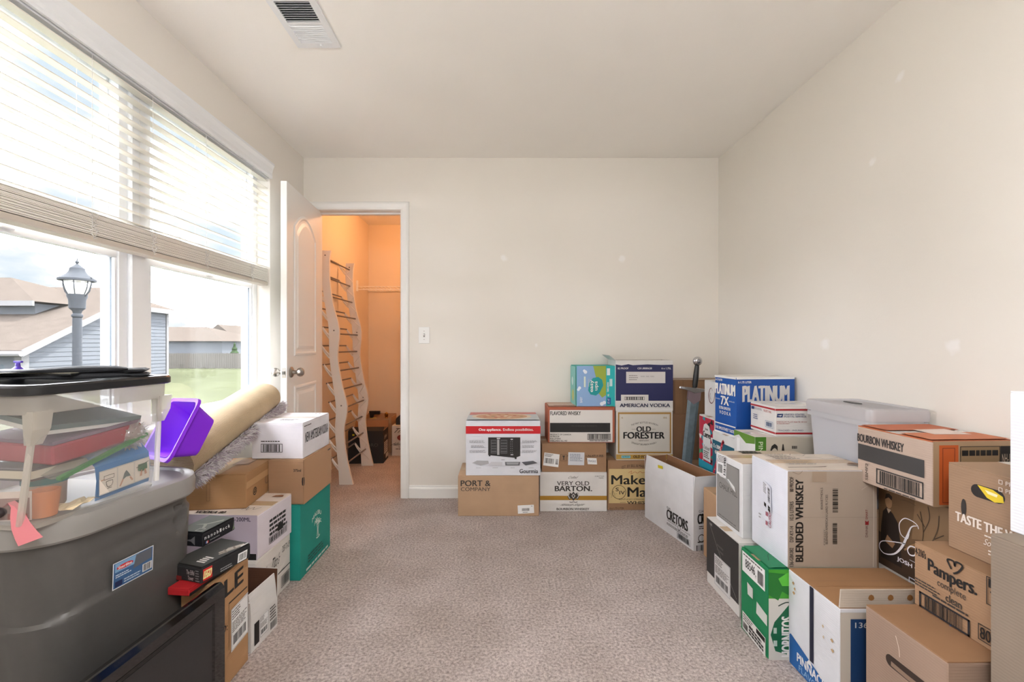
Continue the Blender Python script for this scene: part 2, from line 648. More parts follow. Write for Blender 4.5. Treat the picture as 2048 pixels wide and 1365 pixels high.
def carpet_mat():
    m = mat('carpet_pile', (176, 158, 146), 0.95, spec=0.1)
    n = m.node_tree
    b = n.nodes['Principled BSDF']
    t = n.nodes.new('ShaderNodeTexCoord')
    a = n.nodes.new('ShaderNodeTexNoise')
    a.inputs['Scale'].default_value = 95
    a.inputs['Detail'].default_value = 4
    a.inputs['Roughness'].default_value = 0.7
    c = n.nodes.new('ShaderNodeTexNoise')
    c.inputs['Scale'].default_value = 5
    c.inputs['Detail'].default_value = 4
    r = n.nodes.new('ShaderNodeValToRGB')
    r.color_ramp.elements[0].position = 0.32
    r.color_ramp.elements[0].color = lin((142, 130, 126)) + (1,)
    r.color_ramp.elements[1].position = 0.66
    r.color_ramp.elements[1].color = lin((220, 208, 203)) + (1,)
    r2 = n.nodes.new('ShaderNodeValToRGB')
    r2.color_ramp.elements[0].position = 0.35
    r2.color_ramp.elements[0].color = (0.86, 0.85, 0.84, 1)
    r2.color_ramp.elements[1].position = 0.65
    r2.color_ramp.elements[1].color = (1, 1, 1, 1)
    mx = n.nodes.new('ShaderNodeMixRGB')
    mx.blend_type = 'MULTIPLY'
    mx.inputs['Fac'].default_value = 1
    bp = n.nodes.new('ShaderNodeBump')
    bp.inputs['Strength'].default_value = 0.7
    bp.inputs['Distance'].default_value = 0.012
    for q in (a, c):
        n.links.new(t.outputs['Object'], q.inputs['Vector'])
    n.links.new(a.outputs['Fac'], r.inputs['Fac'])
    n.links.new(c.outputs['Fac'], r2.inputs['Fac'])
    n.links.new(r.outputs['Color'], mx.inputs['Color1'])
    n.links.new(r2.outputs['Color'], mx.inputs['Color2'])
    n.links.new(mx.outputs['Color'], b.inputs['Base Color'])
    n.links.new(a.outputs['Fac'], bp.inputs['Height'])
    n.links.new(bp.outputs['Normal'], b.inputs['Normal'])
    return m

S = 'structure'
MB().box(CXL - 0.1, YF - 0.1, -0.12, XR + 0.1, CYB + 0.1, 0, carpet_mat()).build('floor', kind=S)
MB().box(CXL - 0.1, YF - 0.1, ZC, XR + 0.1, CYB + 0.1, ZC + 0.1, M_CEIL).build('ceiling', kind=S)
T = 0.16
m = MB()
m.box(XL - T, YF, 0, XL, WY0, ZC, M_WALL).box(XL - T, WY1, 0, XL, YB, ZC, M_WALL)
m.box(XL - T, WY0, 0, XL, WY1, WZ0, M_WALL).box(XL - T, WY0, WZ1, XL, WY1, ZC, M_WALL)
m.build('wall_left', kind=S)
MB().box(XR, YF, 0, XR + 0.1, YB + 0.115, ZC, M_WALLR).build('wall_right', kind=S)
MB().box(XL - T, YF - 0.1, 0, XR + 0.1, YF, ZC, M_WALL).build('wall_front', kind=S)
m = MB()
m.box(XL - T, YB, 0, DX0 - 0.018, YB + 0.115, ZC, M_WALLB).box(DX1 + 0.018, YB, 0, XR, YB + 0.115, ZC, M_WALLB).box(DX0 - 0.018, YB, DZ + 0.018, DX1 + 0.018, YB + 0.115, ZC, M_WALLB)
m.build('wall_back', kind=S)
M_CLOS = wall_mat('closet_wall_paint', (226, 210, 188))
MB().box(CXL - 0.08, YB + 0.115, 0, CXL, CYB, ZC, M_CLOS).build('wall_closet_left', kind=S)
MB().box(CXL - 0.08, CYB, 0, CXR + 0.08, CYB + 0.08, ZC, M_CLOS).build('wall_closet_back', kind=S)
MB().box(CXR, YB + 0.115, 0, CXR + 0.08, CYB, ZC, M_CLOS).build('wall_closet_right', kind=S)

def baseboard(name, x0, x1, y, dy):
    m = MB()
    pr = [(0, 0), (0.013, 0), (0.013, 0.066), (0.010, 0.074), (0.006, 0.078), (0.005, 0.087), (0, 0.090)]
    m.prism([(x0, y - dy * p[0], p[1]) for p in pr], (x1 - x0, 0, 0), M_WHITE)
    return m.build(name, kind=S)
baseboard('baseboard_back', DX1 + 0.064, XR, YB, 1)
m = MB()
m.prism([(XR - p[0], YF, p[1]) for p in ((0, 0), (0.013, 0), (0.013, 0.066), (0.006, 0.078), (0, 0.09))], (0, YB - 0.014 - YF, 0), M_WHITE)
m.build('baseboard_right', kind=S)
m = MB()
m.prism([(XL + p[0], YF, p[1]) for p in ((0, 0), (0.013, 0), (0.013, 0.066), (0.006, 0.078), (0, 0.09))], (0, YB - YF, 0), M_WHITE)
m.build('baseboard_left', kind=S)

# door casing and jamb
def casing(name, pts_in, pts_out):
    pass
m = MB()
prof = [(0, 0), (0.006, 0.012), (0.018, 0.016), (0.044, 0.018), (0.056, 0.014), (0.064, 0.004), (0.064, 0)]
def sweep(m, path, outs, mt):
    rings = []
    for p, o_ in zip(path, outs):
        rings.append([Vector((p[0] + o_[0] * a, YB - b, p[1] + o_[1] * a)) for a, b in prof])
    m.loft(rings, mt, True)
sweep(m, [(DX0, 0), (DX0, DZ), (DX1, DZ), (DX1, 0)], [(-1, 0), (-1, 1), (1, 1), (1, 0)], M_WHITE)
m.build('trim_1', kind=S, smooth=False)
m = MB()
m.box(DX0 - 0.018, YB, 0, DX0, YB + 0.115, DZ, M_WHITE).box(DX1, YB, 0, DX1 + 0.018, YB + 0.115, DZ, M_WHITE).box(DX0 - 0.018, YB, DZ, DX1 + 0.018, YB + 0.115, DZ + 0.018, M_WHITE)
m.box(DX0, YB + 0.05, 0, DX0 + 0.011, YB + 0.085, DZ, M_WHITE).box(DX1 - 0.011, YB + 0.05, 0, DX1, YB + 0.085, DZ, M_WHITE).box(DX0, YB + 0.05, DZ - 0.011, DX1, YB + 0.085, DZ, M_WHITE)
m.build('trim_2', kind=S)
sp = MB().box(DX1 - 0.0015, YB + 0.012, 0.90, DX1, YB + 0.042, 0.957, M_METAL).build('strike_plate', bpy.data.objects['trim_2'])

# door leaf, open into the room
hx, hy = -1.334, 3.176
dl = math.atan2(-0.61, 0.052)
door = thing('door_1', 'white arched two-panel closet door swung open into the room', 'door', (hx, hy, 0), 0)
door['kind'] = S
door.rotation_euler = (0, 0, dl)          # local +x runs from hinge to latch edge, local +y is the closet-side face
DW, DT, DH = 0.606, 0.035, 2.035
MB().box(0, 0, 0.012, DW, DT, 0.012 + DH, M_WHITE).build('leaf', door, bevel=0.0015)
def arch_outline(x0, x1, z0, z1, rise, n=14):
    pts = [(x0, z0), (x1, z0)]
    for k in range(n + 1):
        a = k / n
        x = x1 + (x0 - x1) * a
        pts.append((x, z1 + rise * (1 - (2 * a - 1) ** 2)))
    return pts
for (z0, z1, rise) in ((1.03, 1.82, 0.10), (0.22, 0.85, 0.0)):
    for side in (0, 1):
        y = DT if side else 0.0
        s = 1 if side else -1
        rings = []
        for (ins, hgt) in ((0.0, 0.0005), (0.006, 0.006), (0.016, 0.007), (0.026, 0.0012), (0.040, 0.0012), (0.058, 0.006), (0.062, 0.0065)):
            o_ = arch_outline(0.105 + ins, DW - 0.105 - ins, z0 + ins, z1 - ins, rise)
            rings.append([Vector((p[0], y + s * hgt, p[1])) for p in o_])
        m = MB()
        m.loft(rings, M_WHITE, False)
        m.f.append(tuple(len(m.v) - len(rings[0]) + k for k in range(len(rings[0]))))
        m.m.append(0)
        m.build('door_panel', door, smooth=False)
m = MB()
m.box(DW, 0.006, 0.905, DW + 0.0012, 0.029, 0.965, M_METAL)
lp = m.build('latch_plate', door)
MB().box(DW, 0.011, 0.926, DW + 0.009, 0.024, 0.944, mat('latch_bolt', (110, 108, 104), 0.3, metal=1)).build('latch_bolt', lp)
for s in (0, 1):
    m = MB()
    y = DT if s else 0.0
    k = 1 if s else -1
    m.lathe([(0.0315, 0), (0.032, k * 0.004), (0.027, k * 0.009), (0.013, k * 0.012), (0.011, k * 0.03), (0.013, k * 0.034), (0.022, k * 0.04), (0.0265, k * 0.052), (0.025, k * 0.063), (0.017, k * 0.071), (0.006, k * 0.074)], (DW - 0.062, y, 0.935), M_METAL, n=22, axis='Y')
    m.build('door_knob', door, smooth=True)
for z in (0.2, 1.02, 1.85):
    m = MB()
    m.tube([(-0.004, -0.004, z), (-0.004, -0.004, z + 0.09)], 0.006, M_METAL, 10)
    m.box(-0.001, 0.001, z, 0.0, 0.032, z + 0.09, M_METAL)
    m.build('hinge', door)

# light switch
sw = thing('light_switch', 'white wall plate with small toggle switch beside the closet doorway', 'light switch', (-0.5615, YB, 1.166))
M_PLATE = mat('switch_plate_white', (238, 238, 236), 0.3)
MB().box(-0.0395, -0.006, -0.0595, 0.0395, 0, 0.0595, M_PLATE).build('plate', sw, bevel=0.0025)
MB().box(-0.006, -0.0075, -0.013, 0.006, -0.006, 0.013, mat('switch_slot', (140, 138, 134), 0.5)).build('slot', sw)
m = MB()
m.prism([(-0.0045, -0.006, -0.004), (-0.0045, -0.018, 0.004), (-0.0045, -0.016, 0.009), (-0.0045, -0.006, 0.006)], (0.009, 0, 0), M_PLATE)
m.build('toggle', sw)
for z in (-0.030, 0.030):
    MB().lathe([(0.003, 0), (0.003, -0.001)], (0, -0.006, z), M_METAL, 10, 'Y').build('screw', sw)

# ceiling register
vent = thing('ceiling_vent', 'white metal two-bank louvred air register on the ceiling', 'vent', (-0.8215, 1.85, ZC))
m = MB()
W2, D2 = 0.0965, 0.15
for q in ((-W2, -D2, -0.069, D2), (0.069, -D2, W2, D2), (-0.069, -D2, 0.069, -0.122), (-0.069, 0.118, 0.069, D2), (-0.069, -0.008, 0.069, 0.004)):
    m.box(q[0], q[1], -0.008, q[2], q[3], -0.0005, M_VINYL)
m.build('frame', vent)
MB().box(-0.072, -0.125, -0.0004, 0.072, 0.122, 0.0, mat('duct_dark', (40, 44, 46), 0.8)).build('duct_opening', vent)
for bank, (y0, y1, tilt) in enumerate(((-0.120, -0.010, 50), (0.006, 0.117, -50))):
    for k in range(9):
        y = y0 + (k + 0.5) * (y1 - y0) / 9
        Mx = Matrix.Translation((0, y, -0.0045)) @ Matrix.Rotation(math.radians(tilt), 4, 'X')
        MB().box(-0.069, -0.0065, -0.0004, 0.069, 0.0065, 0.0004, M_VINYL, Mx).build('louver', vent)
MB().box(0.012, 0.124, -0.014, 0.018, 0.134, -0.008, M_VINYL).build('lever', vent)

# added fill light: unseen globe behind the camera, brightens ceiling and carton fronts
fillo = thing('added_fill_globe', 'added fill-light globe on a long stem, out of view behind the camera', 'lamp', (0.06, -0.15, ZC))
M_FILL = mat('fill_glow', (255, 250, 240), 0.4, emit=(251, 252, 255), estr=42.0)
MB().lathe([(0.06, -0.001), (0.06, -0.015), (0.02, -0.03), (0.012, -0.035), (0.012, -0.47), (0.05, -0.49), (0.06, -0.505)], (0, 0, 0), M_VINYL, 28).build('fill_stem', fillo, smooth=True)
MB().sphere((0, 0, -0.64), 0.145, M_FILL, 32, 18).build('fill_globe', fillo, smooth=True)
# bare warm bulb on the closet ceiling
cl = thing('closet_lamp', 'warm bulb in a porcelain holder on the closet ceiling', 'lamp', (-0.75, 4.05, ZC))
MB().lathe([(0.055, -0.001), (0.055, -0.015), (0.03, -0.04), (0.022, -0.055)], (0, 0, 0), M_WHITE, 20).build('holder', cl, smooth=True)
MB().lathe([(0.014, -0.055), (0.018, -0.07), (0.032, -0.10), (0.033, -0.115), (0.025, -0.135), (0.006, -0.145)], (0, 0, 0), mat('bulb', (255, 190, 120), 0.4, emit=(255, 184, 126), estr=270.0), 18).build('bulb', cl, smooth=True)

# ------------------------------------------------------------------ windows
def window(name, y0, y1):
    t = thing(name, 'white vinyl single-hung window unit', 'window', (-1.508, (y0 + y1) / 2, WZ0))
    t['kind'] = S
    hw = (y1 - y0) / 2
    hz = WZ1 - WZ0
    fx0, fx1 = -0.074, 0.0
    for q in ((-hw, 0, -hw + 0.042, hz), (hw - 0.042, 0, hw, hz)):
        MB().box(fx0, q[0], 0.0, fx1, q[1 + 1], hz, M_VINYL).build('frame_side', t, bevel=0.002)
    MB().box(fx0, -hw + 0.042, 0, fx1, hw - 0.042, 0.032, M_VINYL).build('frame_sill', t, bevel=0.002)
    MB().box(fx0, -hw + 0.042, hz - 0.035, fx1, hw - 0.042, hz, M_VINYL).build('frame_head', t, bevel=0.002)
    a = hw - 0.042
    mr = 1.44 - WZ0
    # lower sash (inner track)
    sx0, sx1 = -0.034, -0.006
    for (nm, q) in (('sash_rail', (-a, 0.032, a, 0.052)), ('meeting_rail', (-a, mr, a, mr + 0.042)), ('sash_stile', (-a, 0.052, -a + 0.012, mr)), ('sash_stile', (a - 0.012, 0.052, a, mr))):
        MB().box(sx0, q[0], q[1], sx1, q[2], q[3], M_VINYL).build(nm, t, bevel=0.002)
    MB().box(-0.023, -a + 0.012, 0.052, -0.019, a - 0.012, mr, M_GLASS).build('pane', t)
    MB().box(-0.0245, a - 0.0125, 0.052, -0.0175, a - 0.0095, mr, mat('spacer_grey', (96, 108, 118), 0.4)).build('glazing_gasket', t)
    # upper sash (outer track)
    for (nm, q) in (('sash_rail', (-a, hz - 0.055, a, hz - 0.035)), ('sash_stile', (-a, mr + 0.01, -a + 0.012, hz - 0.055)), ('sash_stile', (a - 0.012, mr + 0.01, a, hz - 0.055))):
        MB().box(-0.066, q[0], q[1], -0.038, q[2], q[3], M_VINYL).build(nm, t, bevel=0.002)
    MB().box(-0.055, -a + 0.012, mr + 0.01, -0.051, a - 0.012, hz - 0.055, M_GLASS).build('pane', t)
    m = MB()
    m.box(-0.006, -0.02, mr + 0.012, 0.004, 0.02, mr + 0.022, M_VINYL)
    m.build('sash_lock', t, bevel=0.002)
    return t
window('window_1', WY0, 1.79)
window('window_2', 1.865, WY1)
MB().box(-1.582, 1.79, WZ0, -1.492, 1.865, WZ1, M_VINYL).build('trim_3', kind=S, bevel=0.004)
MB().box(-1.508, WY0, WZ0, XL + 0.018, WY1, WZ0 + 0.018, M_WHITE).build('trim_4', kind=S, bevel=0.004)

# ------------------------------------------------------------------ blind
bl = thing('window_blind', 'white faux-wood blind drawn half up over the double window', 'window blind', (-1.462, 1.826, 1.46))
BY0, BY1 = WY0 + 0.008 - 1.826, WY1 - 0.008 - 1.826
MB().box(-0.028, BY0, 0.655, 0.028, BY1, 0.72, M_VINYL).build('head_rail', bl)
m = MB()
vp = [(0.034, 0.66), (0.046, 0.66), (0.048, 0.672), (0.046, 0.690), (0.052, 0.715), (0.060, 0.735), (0.060, 0.748), (0.034, 0.748)]
m.prism([(p[0], BY0 - 0.012, p[1]) for p in vp], (0, BY1 - BY0 + 0.024, 0), M_VINYL)
m.build('valance', bl)
MB().box(-0.028, BY1 + 0.0, 0.66, 0.036, BY1 + 0.012, 0.748, M_VINYL).build('valance_return', bl)
slat_me = None
def slat(z, tilt=10):
    global slat_me
    if slat_me is None:
        o = MB().box(-0.025, BY0, -0.0014, 0.025, BY1, 0.0014, M_SLAT).build('slat', bl)
        slat_me = o.data
    else:
        o = bpy.data.objects.new('slat', slat_me)
        C.objects.link(o)
        o.parent = bl
    o.location = (0, 0, z)
    o.rotation_euler = (0, math.radians(tilt), 0)
zs = 0.118
while zs < 0.65:
    slat(zs)
    zs += 0.0438
for k in range(19):
    slat(0.026 + k * 0.0042, tilt=random.uniform(-2, 2))
MB().box(-0.026, BY0, 0.0, 0.026, BY1, 0.022, mat('bottom_rail', (196, 186, 174), 0.5)).build('bottom_rail', bl, bevel=0.003)
M_CORD = mat('cord', (228, 226, 222), 0.6)
for y in (-0.76, -0.27, 0.0, 0.33, 0.72):
    for x in (-0.027, 0.0275):
        MB().tube([(x, y, 0.02), (x, y, 0.66)], 0.0009, M_CORD, 5).build('lift_cord', bl)
    m = MB()
    pts = []
    for k in range(40):
        a = k * 0.85
        pts.append((0.034 + 0.004 * math.sin(a * 1.3), y + 0.013 * math.sin(a) + 0.004 * math.sin(2.3 * a), 0.095 - 0.085 * k / 39 + 0.006 * math.cos(a * 1.7)))
    m.tube(pts, 0.0011, M_CORD, 5)
    m.build('gathered_cord', bl)

# ================================================================== OUTSIDE
GZ = -0.5
M_GRASS = mat('lawn_grass', (66, 69, 53), 0.95, noise=0.25, nscale=1.5, spec=0.0)
M_SIDE = mat('grey_siding', (78, 81, 85), 0.8, spec=0.0)
M_TRIMO = mat('outdoor_white_trim', (98, 98, 98), 0.8, spec=0.0)
M_ROOF = mat('tan_shingle', (70, 64, 59), 0.9, noise=0.22, nscale=4.0, spec=0.0)
M_FENCE = mat('weathered_fence', (88, 85, 80), 0.85, noise=0.2, nscale=6, spec=0.0)
MB().box(-90, -20, GZ - 0.3, -1.62, 90, GZ, M_GRASS).build('ground', kind=S)

# neighbouring house: long side wall running away, roof falling to a garage wing
nh = thing('neighbor_house', 'grey-sided neighbouring house with tan shingle roof seen through the left pane', 'house', (-16.7, 18.5, GZ))
oA, oB = Vector((-16.15, 14.95)), Vector((-17.37, 23.0))
dirw = (oB - oA).normalized()
nrmw = Vector((dirw.y, -dirw.x))
def W(t, z, off=0.0):
    p = oA + dirw * t + nrmw * off
    return Vector((p.x + 16.7, p.y - 18.5, z - GZ))
LW = (oB - oA).length
def top_at(t):
    return min(2.8, 1.05 + 0.43 * t)
m = MB()
m.prism([W(0, GZ), W(LW, GZ), W(LW, 2.8), W((2.8 - 1.05) / 0.43, 2.8), W(0, 1.05)], Vector((nrmw.x, nrmw.y, 0)) * -0.2, M_SIDE)
m.build('wall', nh)
z = GZ + 0.15
while z < 2.7:
    t0 = max(0.0, (z + 0.16 - 1.05) / 0.43)
    a, b = W(t0, z, 0.028), W(LW - 0.12, z, 0.028)
    c, d = W(LW - 0.12, z + 0.17, 0.006), W(t0 + 0.02, z + 0.17, 0.006)
    m = MB()
    m.add([a, b, c, d, W(t0, z, 0.0), W(LW - 0.12, z, 0.0)], [(0, 1, 2, 3), (4, 5, 1, 0)], M_SIDE)
    m.build('siding_board', nh)
    z += 0.17
m = MB()
m.box(-0.07, -0.07, 0, 0.07, 0.07, 2.8 - GZ, M_TRIMO, Matrix.Translation(W(LW, GZ)))
m.build('corner_trim', nh)
m = MB()
m.box(-0.12, -0.12, 0, 0.12, 0.12, 1.0 - GZ, M_TRIMO, Matrix.Translation(W(0, GZ)))
m.build('corner_trim', nh)
def loc(x, y, z):
    return Vector((x + 16.7, y - 18.5, z - GZ))
# roof slopes as slabs
def slab(name, pts, th, parent, mt=None):
    m = MB()
    m.prism(pts, (0, 0, -th), mt or M_ROOF)
    return m.build(name, parent)
E1 = W((2.8 - 1.05) / 0.43, 2.88, 0.35)
A1 = W(-0.45, 0.92, 0.35)
E2 = W(LW + 0.4, 2.88, 0.35)
RE = loc(-19.2, 21.35, 3.86)
slab('roof_slope', [A1, E1, RE, loc(-33, 21.35, 3.86), loc(-33, 14.5, 0.92)], 0.14, nh)
slab('roof_slope', [E1, E2, RE], 0.14, nh)
slab('roof_slope', [E2, loc(-33, 24.3, 2.88), loc(-33, 21.35, 3.86), RE], 0.14, nh)
for a, b in ((A1, E1), (E1, E2)):
    m = MB()
    d = (b - a)
    m.prism([a + Vector((0, 0, 0.0)), b, b + Vector((0, 0, -0.22)), a + Vector((0, 0, -0.22))], Vector((nrmw.x, nrmw.y, 0)) * 0.04, M_TRIMO)
    m.build('fascia', nh)
m = MB()
m.prism([W(0.0, 0.85), W(0, GZ), loc(-33, 15.4, GZ), loc(-33, 15.4, 0.85)], (0, 0.2, 0), M_SIDE)
m.build('garage_front', nh)
m = MB()
m.tube([A1 + Vector((0.05, -0.05, -0.12)), A1 + Vector((-14, -0.05, -0.12))], 0.09, M_TRIMO, 8)
m.build('gutter', nh)
m = MB()
m.box(-19.9 + 16.7, 14.9 - 18.5, 0, -17.0 + 16.7, 15.05 - 18.5, 0.9, M_TRIMO)
m.build('garage_door', nh)
# taller part behind on the left
m = MB()
m.box(-32 + 16.7, 17.8 - 18.5, 0, -18.7 + 16.7, 20.5 - 18.5, 2.75 - GZ, M_SIDE)
m.build('upper_wall', nh)
m = MB()
e_ = [loc(-32, 17.4, 2.8), loc(-18.3, 17.4, 2.8), loc(-18.3, 23, 2.8), loc(-32, 23, 2.8)]
r1, r2 = loc(-29, 20.2, 4.15), loc(-22.3, 20.2, 4.15)
m.add([e_[0], e_[1], e_[2], e_[3], r1, r2], [(0, 1, 5, 4), (1, 2, 5), (2, 3, 4, 5), (3, 0, 4), (3, 2, 1, 0)], M_ROOF)
m.build('upper_roof', nh)
MB().box(-32 + 16.7, 17.32 - 18.5, 2.62 - GZ, -18.3 + 16.7, 17.4 - 18.5, 2.82 - GZ, M_TRIMO).build('fascia', nh)

def small_house(name, label, x0, x1, y0, y1, zw, zr, gable=False):
    h = thing(name, label, 'house', ((x0 + x1) / 2, (y0 + y1) / 2, GZ))
    cx, cy = (x0 + x1) / 2, (y0 + y1) / 2
    hx_, hy_ = (x1 - x0) / 2, (y1 - y0) / 2
    MB().box(-hx_, -hy_, 0, hx_, hy_, zw - GZ, M_SIDE).build('wall', h)
    ov = 0.5
    z0 = zw - GZ
    z1 = zr - GZ
    m = MB()
    e = [Vector((-hx_ - ov, -hy_ - ov, z0)), Vector((hx_ + ov, -hy_ - ov, z0)), Vector((hx_ + ov, hy_ + ov, z0)), Vector((-hx_ - ov, hy_ + ov, z0))]
    if gable:
        a, b = Vector((0, -hy_ - ov, z1)), Vector((0, hy_ + ov, z1))
        m.add(e + [a, b], [(0, 4, 5, 3), (1, 2, 5, 4), (0, 1, 4), (2, 3, 5), (3, 2, 1, 0)], M_ROOF)
        m.build('roof', h)
        m = MB()
        m.prism([(-hx_, -hy_ - 0.1, z0), (hx_, -hy_ - 0.1, z0), (0, -hy_ - 0.1, z1 - 0.3)], (0, -0.1, 0), M_TRIMO)
        m.build('gable', h)
        for s in (-0.35, 0.35):
            f = MB().box(hx_ * s - 0.6, -hy_ - 0.12, z0 - 2.0, hx_ * s + 0.6, -hy_ - 0.02, z0 - 0.5, M_TRIMO).build('window', h)
            MB().box(hx_ * s - 0.45, -hy_ - 0.16, z0 - 1.85, hx_ * s + 0.45, -hy_ - 0.12, z0 - 0.65, mat('far_pane', (84, 92, 100), 0.2)).build('pane', f)
    else:
        k = min(hx_, hy_)
        a, b = Vector((-hx_ + k, 0, z1)), Vector((hx_ - k, 0, z1))
        m.add(e + [a, b], [(0, 1, 5, 4), (1, 2, 5), (2, 3, 4, 5), (3, 0, 4), (3, 2, 1, 0)], M_ROOF)
        m.build('roof', h)
    return h
small_house('distant_house', 'low tan-roofed house beyond the wooden fence', -50, -31.5, 50, 60, 1.5, 3.3)
small_house('distant_house', 'pale gabled two-window house at the far right of the window', -46.5, -42.5, 70, 78, 2.4, 4.3, gable=True)
fn = thing('wooden_fence', 'weathered board fence across the lawn behind the neighbouring house', 'fence', (-20, 29.7, GZ))
m0 = MB().box(-0.065, -0.012, 0.02, 0.065, 0.012, 1.03, M_FENCE).build('fence_board', fn)
m0.location = (-3.0, 0, 0)
for k in range(1, 64):
    o = bpy.data.objects.new('fence_board', m0.data)
    C.objects.link(o)
    o.parent = fn
    o.location = (-3.0 + k * 0.145, 0, random.uniform(-0.015, 0.015))
MB().box(-3.1, 0.012, 0.3, 6.3, 0.06, 0.38, M_FENCE).build('fence_rail', fn)
MB().box(-3.1, 0.012, 0.8, 6.3, 0.06, 0.88, M_FENCE).build('fence_rail', fn)
# garden conifer and outdoor unit near the far house
tr = thing('garden_conifer', 'small dark green conifer by the distant houses', 'tree', (-28.0, 46.5, GZ))
M_CON = mat('conifer_green', (40, 52, 34), 0.9, spec=0.0)
m = MB()
rings = []
for j in range(9):
    r = (0.55 * (1 - j / 8.5)) * (1.15 if j % 2 else 0.8)
    rings.append([Vector((r * math.cos(a * PI / 6 + j), r * math.sin(a * PI / 6 + j), 0.1 + j * 0.22)) for a in range(12)])
m.loft(rings, M_CON)
m.build('foliage', tr)
MB().tube([(0, 0, 0), (0, 0, 0.4)], 0.08, M_FENCE, 8).build('trunk', tr)

# street lamp
sl = thing('street_lamp', 'grey post lamp with acorn lantern standing outside the left pane', 'street lamp', (-6.69, 7.0, GZ))
M_POST = mat('grey_post', (46, 49, 53), 0.7, spec=0.1)
MB().lathe([(0.13, 0.0), (0.13, 0.12), (0.09, 0.2), (0.075, 0.3), (0.062, 0.5), (0.058, 2.02)], (0, 0, 0), M_POST, 16).build('post', sl, smooth=True)
MB().lathe([(0.05, 2.02), (0.07, 2.04), (0.07, 2.07), (0.05, 2.09), (0.06, 2.13), (0.10, 2.17), (0.105, 2.30), (0.125, 2.36), (0.125, 2.39)], (0, 0, 0), M_POST, 16).build('collar', sl, smooth=True)
lg = MB().lathe([(0.11, 2.39), (0.145, 2.47), (0.165, 2.58), (0.165, 2.61)], (0, 0, 0), clear_mat('lantern_glass', (210, 210, 200), 0.45), 16).build('lantern_glass', sl, smooth=True)
for k in range(6):
    a = k * PI / 3
    MB().tube([(0.112 * math.cos(a), 0.112 * math.sin(a), 2.39), (0.15 * math.cos(a), 0.15 * math.sin(a), 2.48), (0.17 * math.cos(a), 0.17 * math.sin(a), 2.6)], 0.007, M_POST, 6).build('lantern_rib', sl)
for s in (-1, 1):
    MB().tube([(s * 0.125, 0, 2.36), (s * 0.19, 0, 2.44), (s * 0.225, 0, 2.55), (s * 0.225, 0, 2.66)], 0.011, M_POST, 6).build('side_arm', sl)
MB().lathe([(0.235, 2.60), (0.235, 2.63), (0.20, 2.66), (0.13, 2.71), (0.10, 2.76), (0.095, 2.80), (0.05, 2.84), (0.015, 2.87), (0.03, 2.90), (0.008, 2.93), (0.004, 2.98)], (0, 0, 0), M_POST, 18).build('cap', sl, smooth=True)

# ================================================================== CLOSET
ws_ = thing('wire_shelf', 'white wire shelf on the closet back wall', 'shelf', (CXL, CYB, 1.70))
for k in range(44):
    x = 0.02 + k * 0.0385
    if k % 1 == 0:
        MB().tube([(x, -0.003, 0), (x, -0.40, 0)], 0.0022, M_WHITE, 5).build('cross_wire', ws_)
for (y, z, r) in ((-0.01, -0.004, 0.0035), (-0.21, -0.004, 0.0035), (-0.40, -0.003, 0.004), (-0.40, -0.035, 0.004)):
    MB().tube([(0.003, y, z), (1.74, y, z)], r, M_WHITE, 6).build('long_wire', ws_)
for k in range(12):
    x = 0.05 + k * 0.15
    MB().tube([(x, -0.40, -0.003), (x, -0.40, -0.035)], 0.002, M_WHITE, 5).build('lip_wire', ws_)
MB().box(0.0, -0.415, -0.05, 0.012, -0.385, 0.06, M_WHITE).build('end_bracket', ws_)
MB().tube([(0.85, -0.38, -0.01), (0.85, -0.004, -0.36)], 0.006, M_WHITE, 6).build('brace', ws_)

# shoe rack: two wavy plastic side frames, arms and rods
rk = thing('shoe_rack', 'tall white plastic shoe rack with grey rods leaning on the closet wall', 'shoe rack', (-1.23, 3.77, 0))
M_RACK = mat('rack_white_plastic', (228, 220, 212), 0.45)
prof_px = [(693, 970, 34), (688, 935, 26), (683, 900, 22), (680, 860, 22), (684, 815, 28), (676, 770, 22), (668, 715, 20), (669, 660, 26), (659, 610, 20), (652, 560, 20), (651, 520, 22), (653, 502, 24)]
cen = []
for (px, py, wd) in prof_px:
    cen.append((((px - 1005) * 3.5 / 890) + 1.23, max(0.0, 1.098 - (py - 690) * 3.5 / 890), wd * 3.5 / 890 * 0.8))
def cat(pts, n=4):
    o_ = []
    for i in range(len(pts) - 1):
        p0, p1, p2, p3 = [Vector(pts[max(0, min(len(pts) - 1, j))]) for j in (i - 1, i, i + 1, i + 2)]
        for k in range(n):
            t = k / n
            o_.append(0.5 * (2 * p1 + (p2 - p0) * t + (2 * p0 - 5 * p1 + 4 * p2 - p3) * t * t + (3 * p1 - p0 - 3 * p2 + p3) * t ** 3))
    o_.append(Vector(pts[-1]))
    return o_
cs = cat(cen)
def rack_at(z):
    for i in range(len(cs) - 1):
        if cs[i].y <= z <= cs[i + 1].y:
            t = (z - cs[i].y) / max(1e-6, cs[i + 1].y - cs[i].y)
            return cs[i].x + (cs[i + 1].x - cs[i].x) * t
    return cs[-1].x
levels = [0.13 + k * 0.148 for k in range(12)]
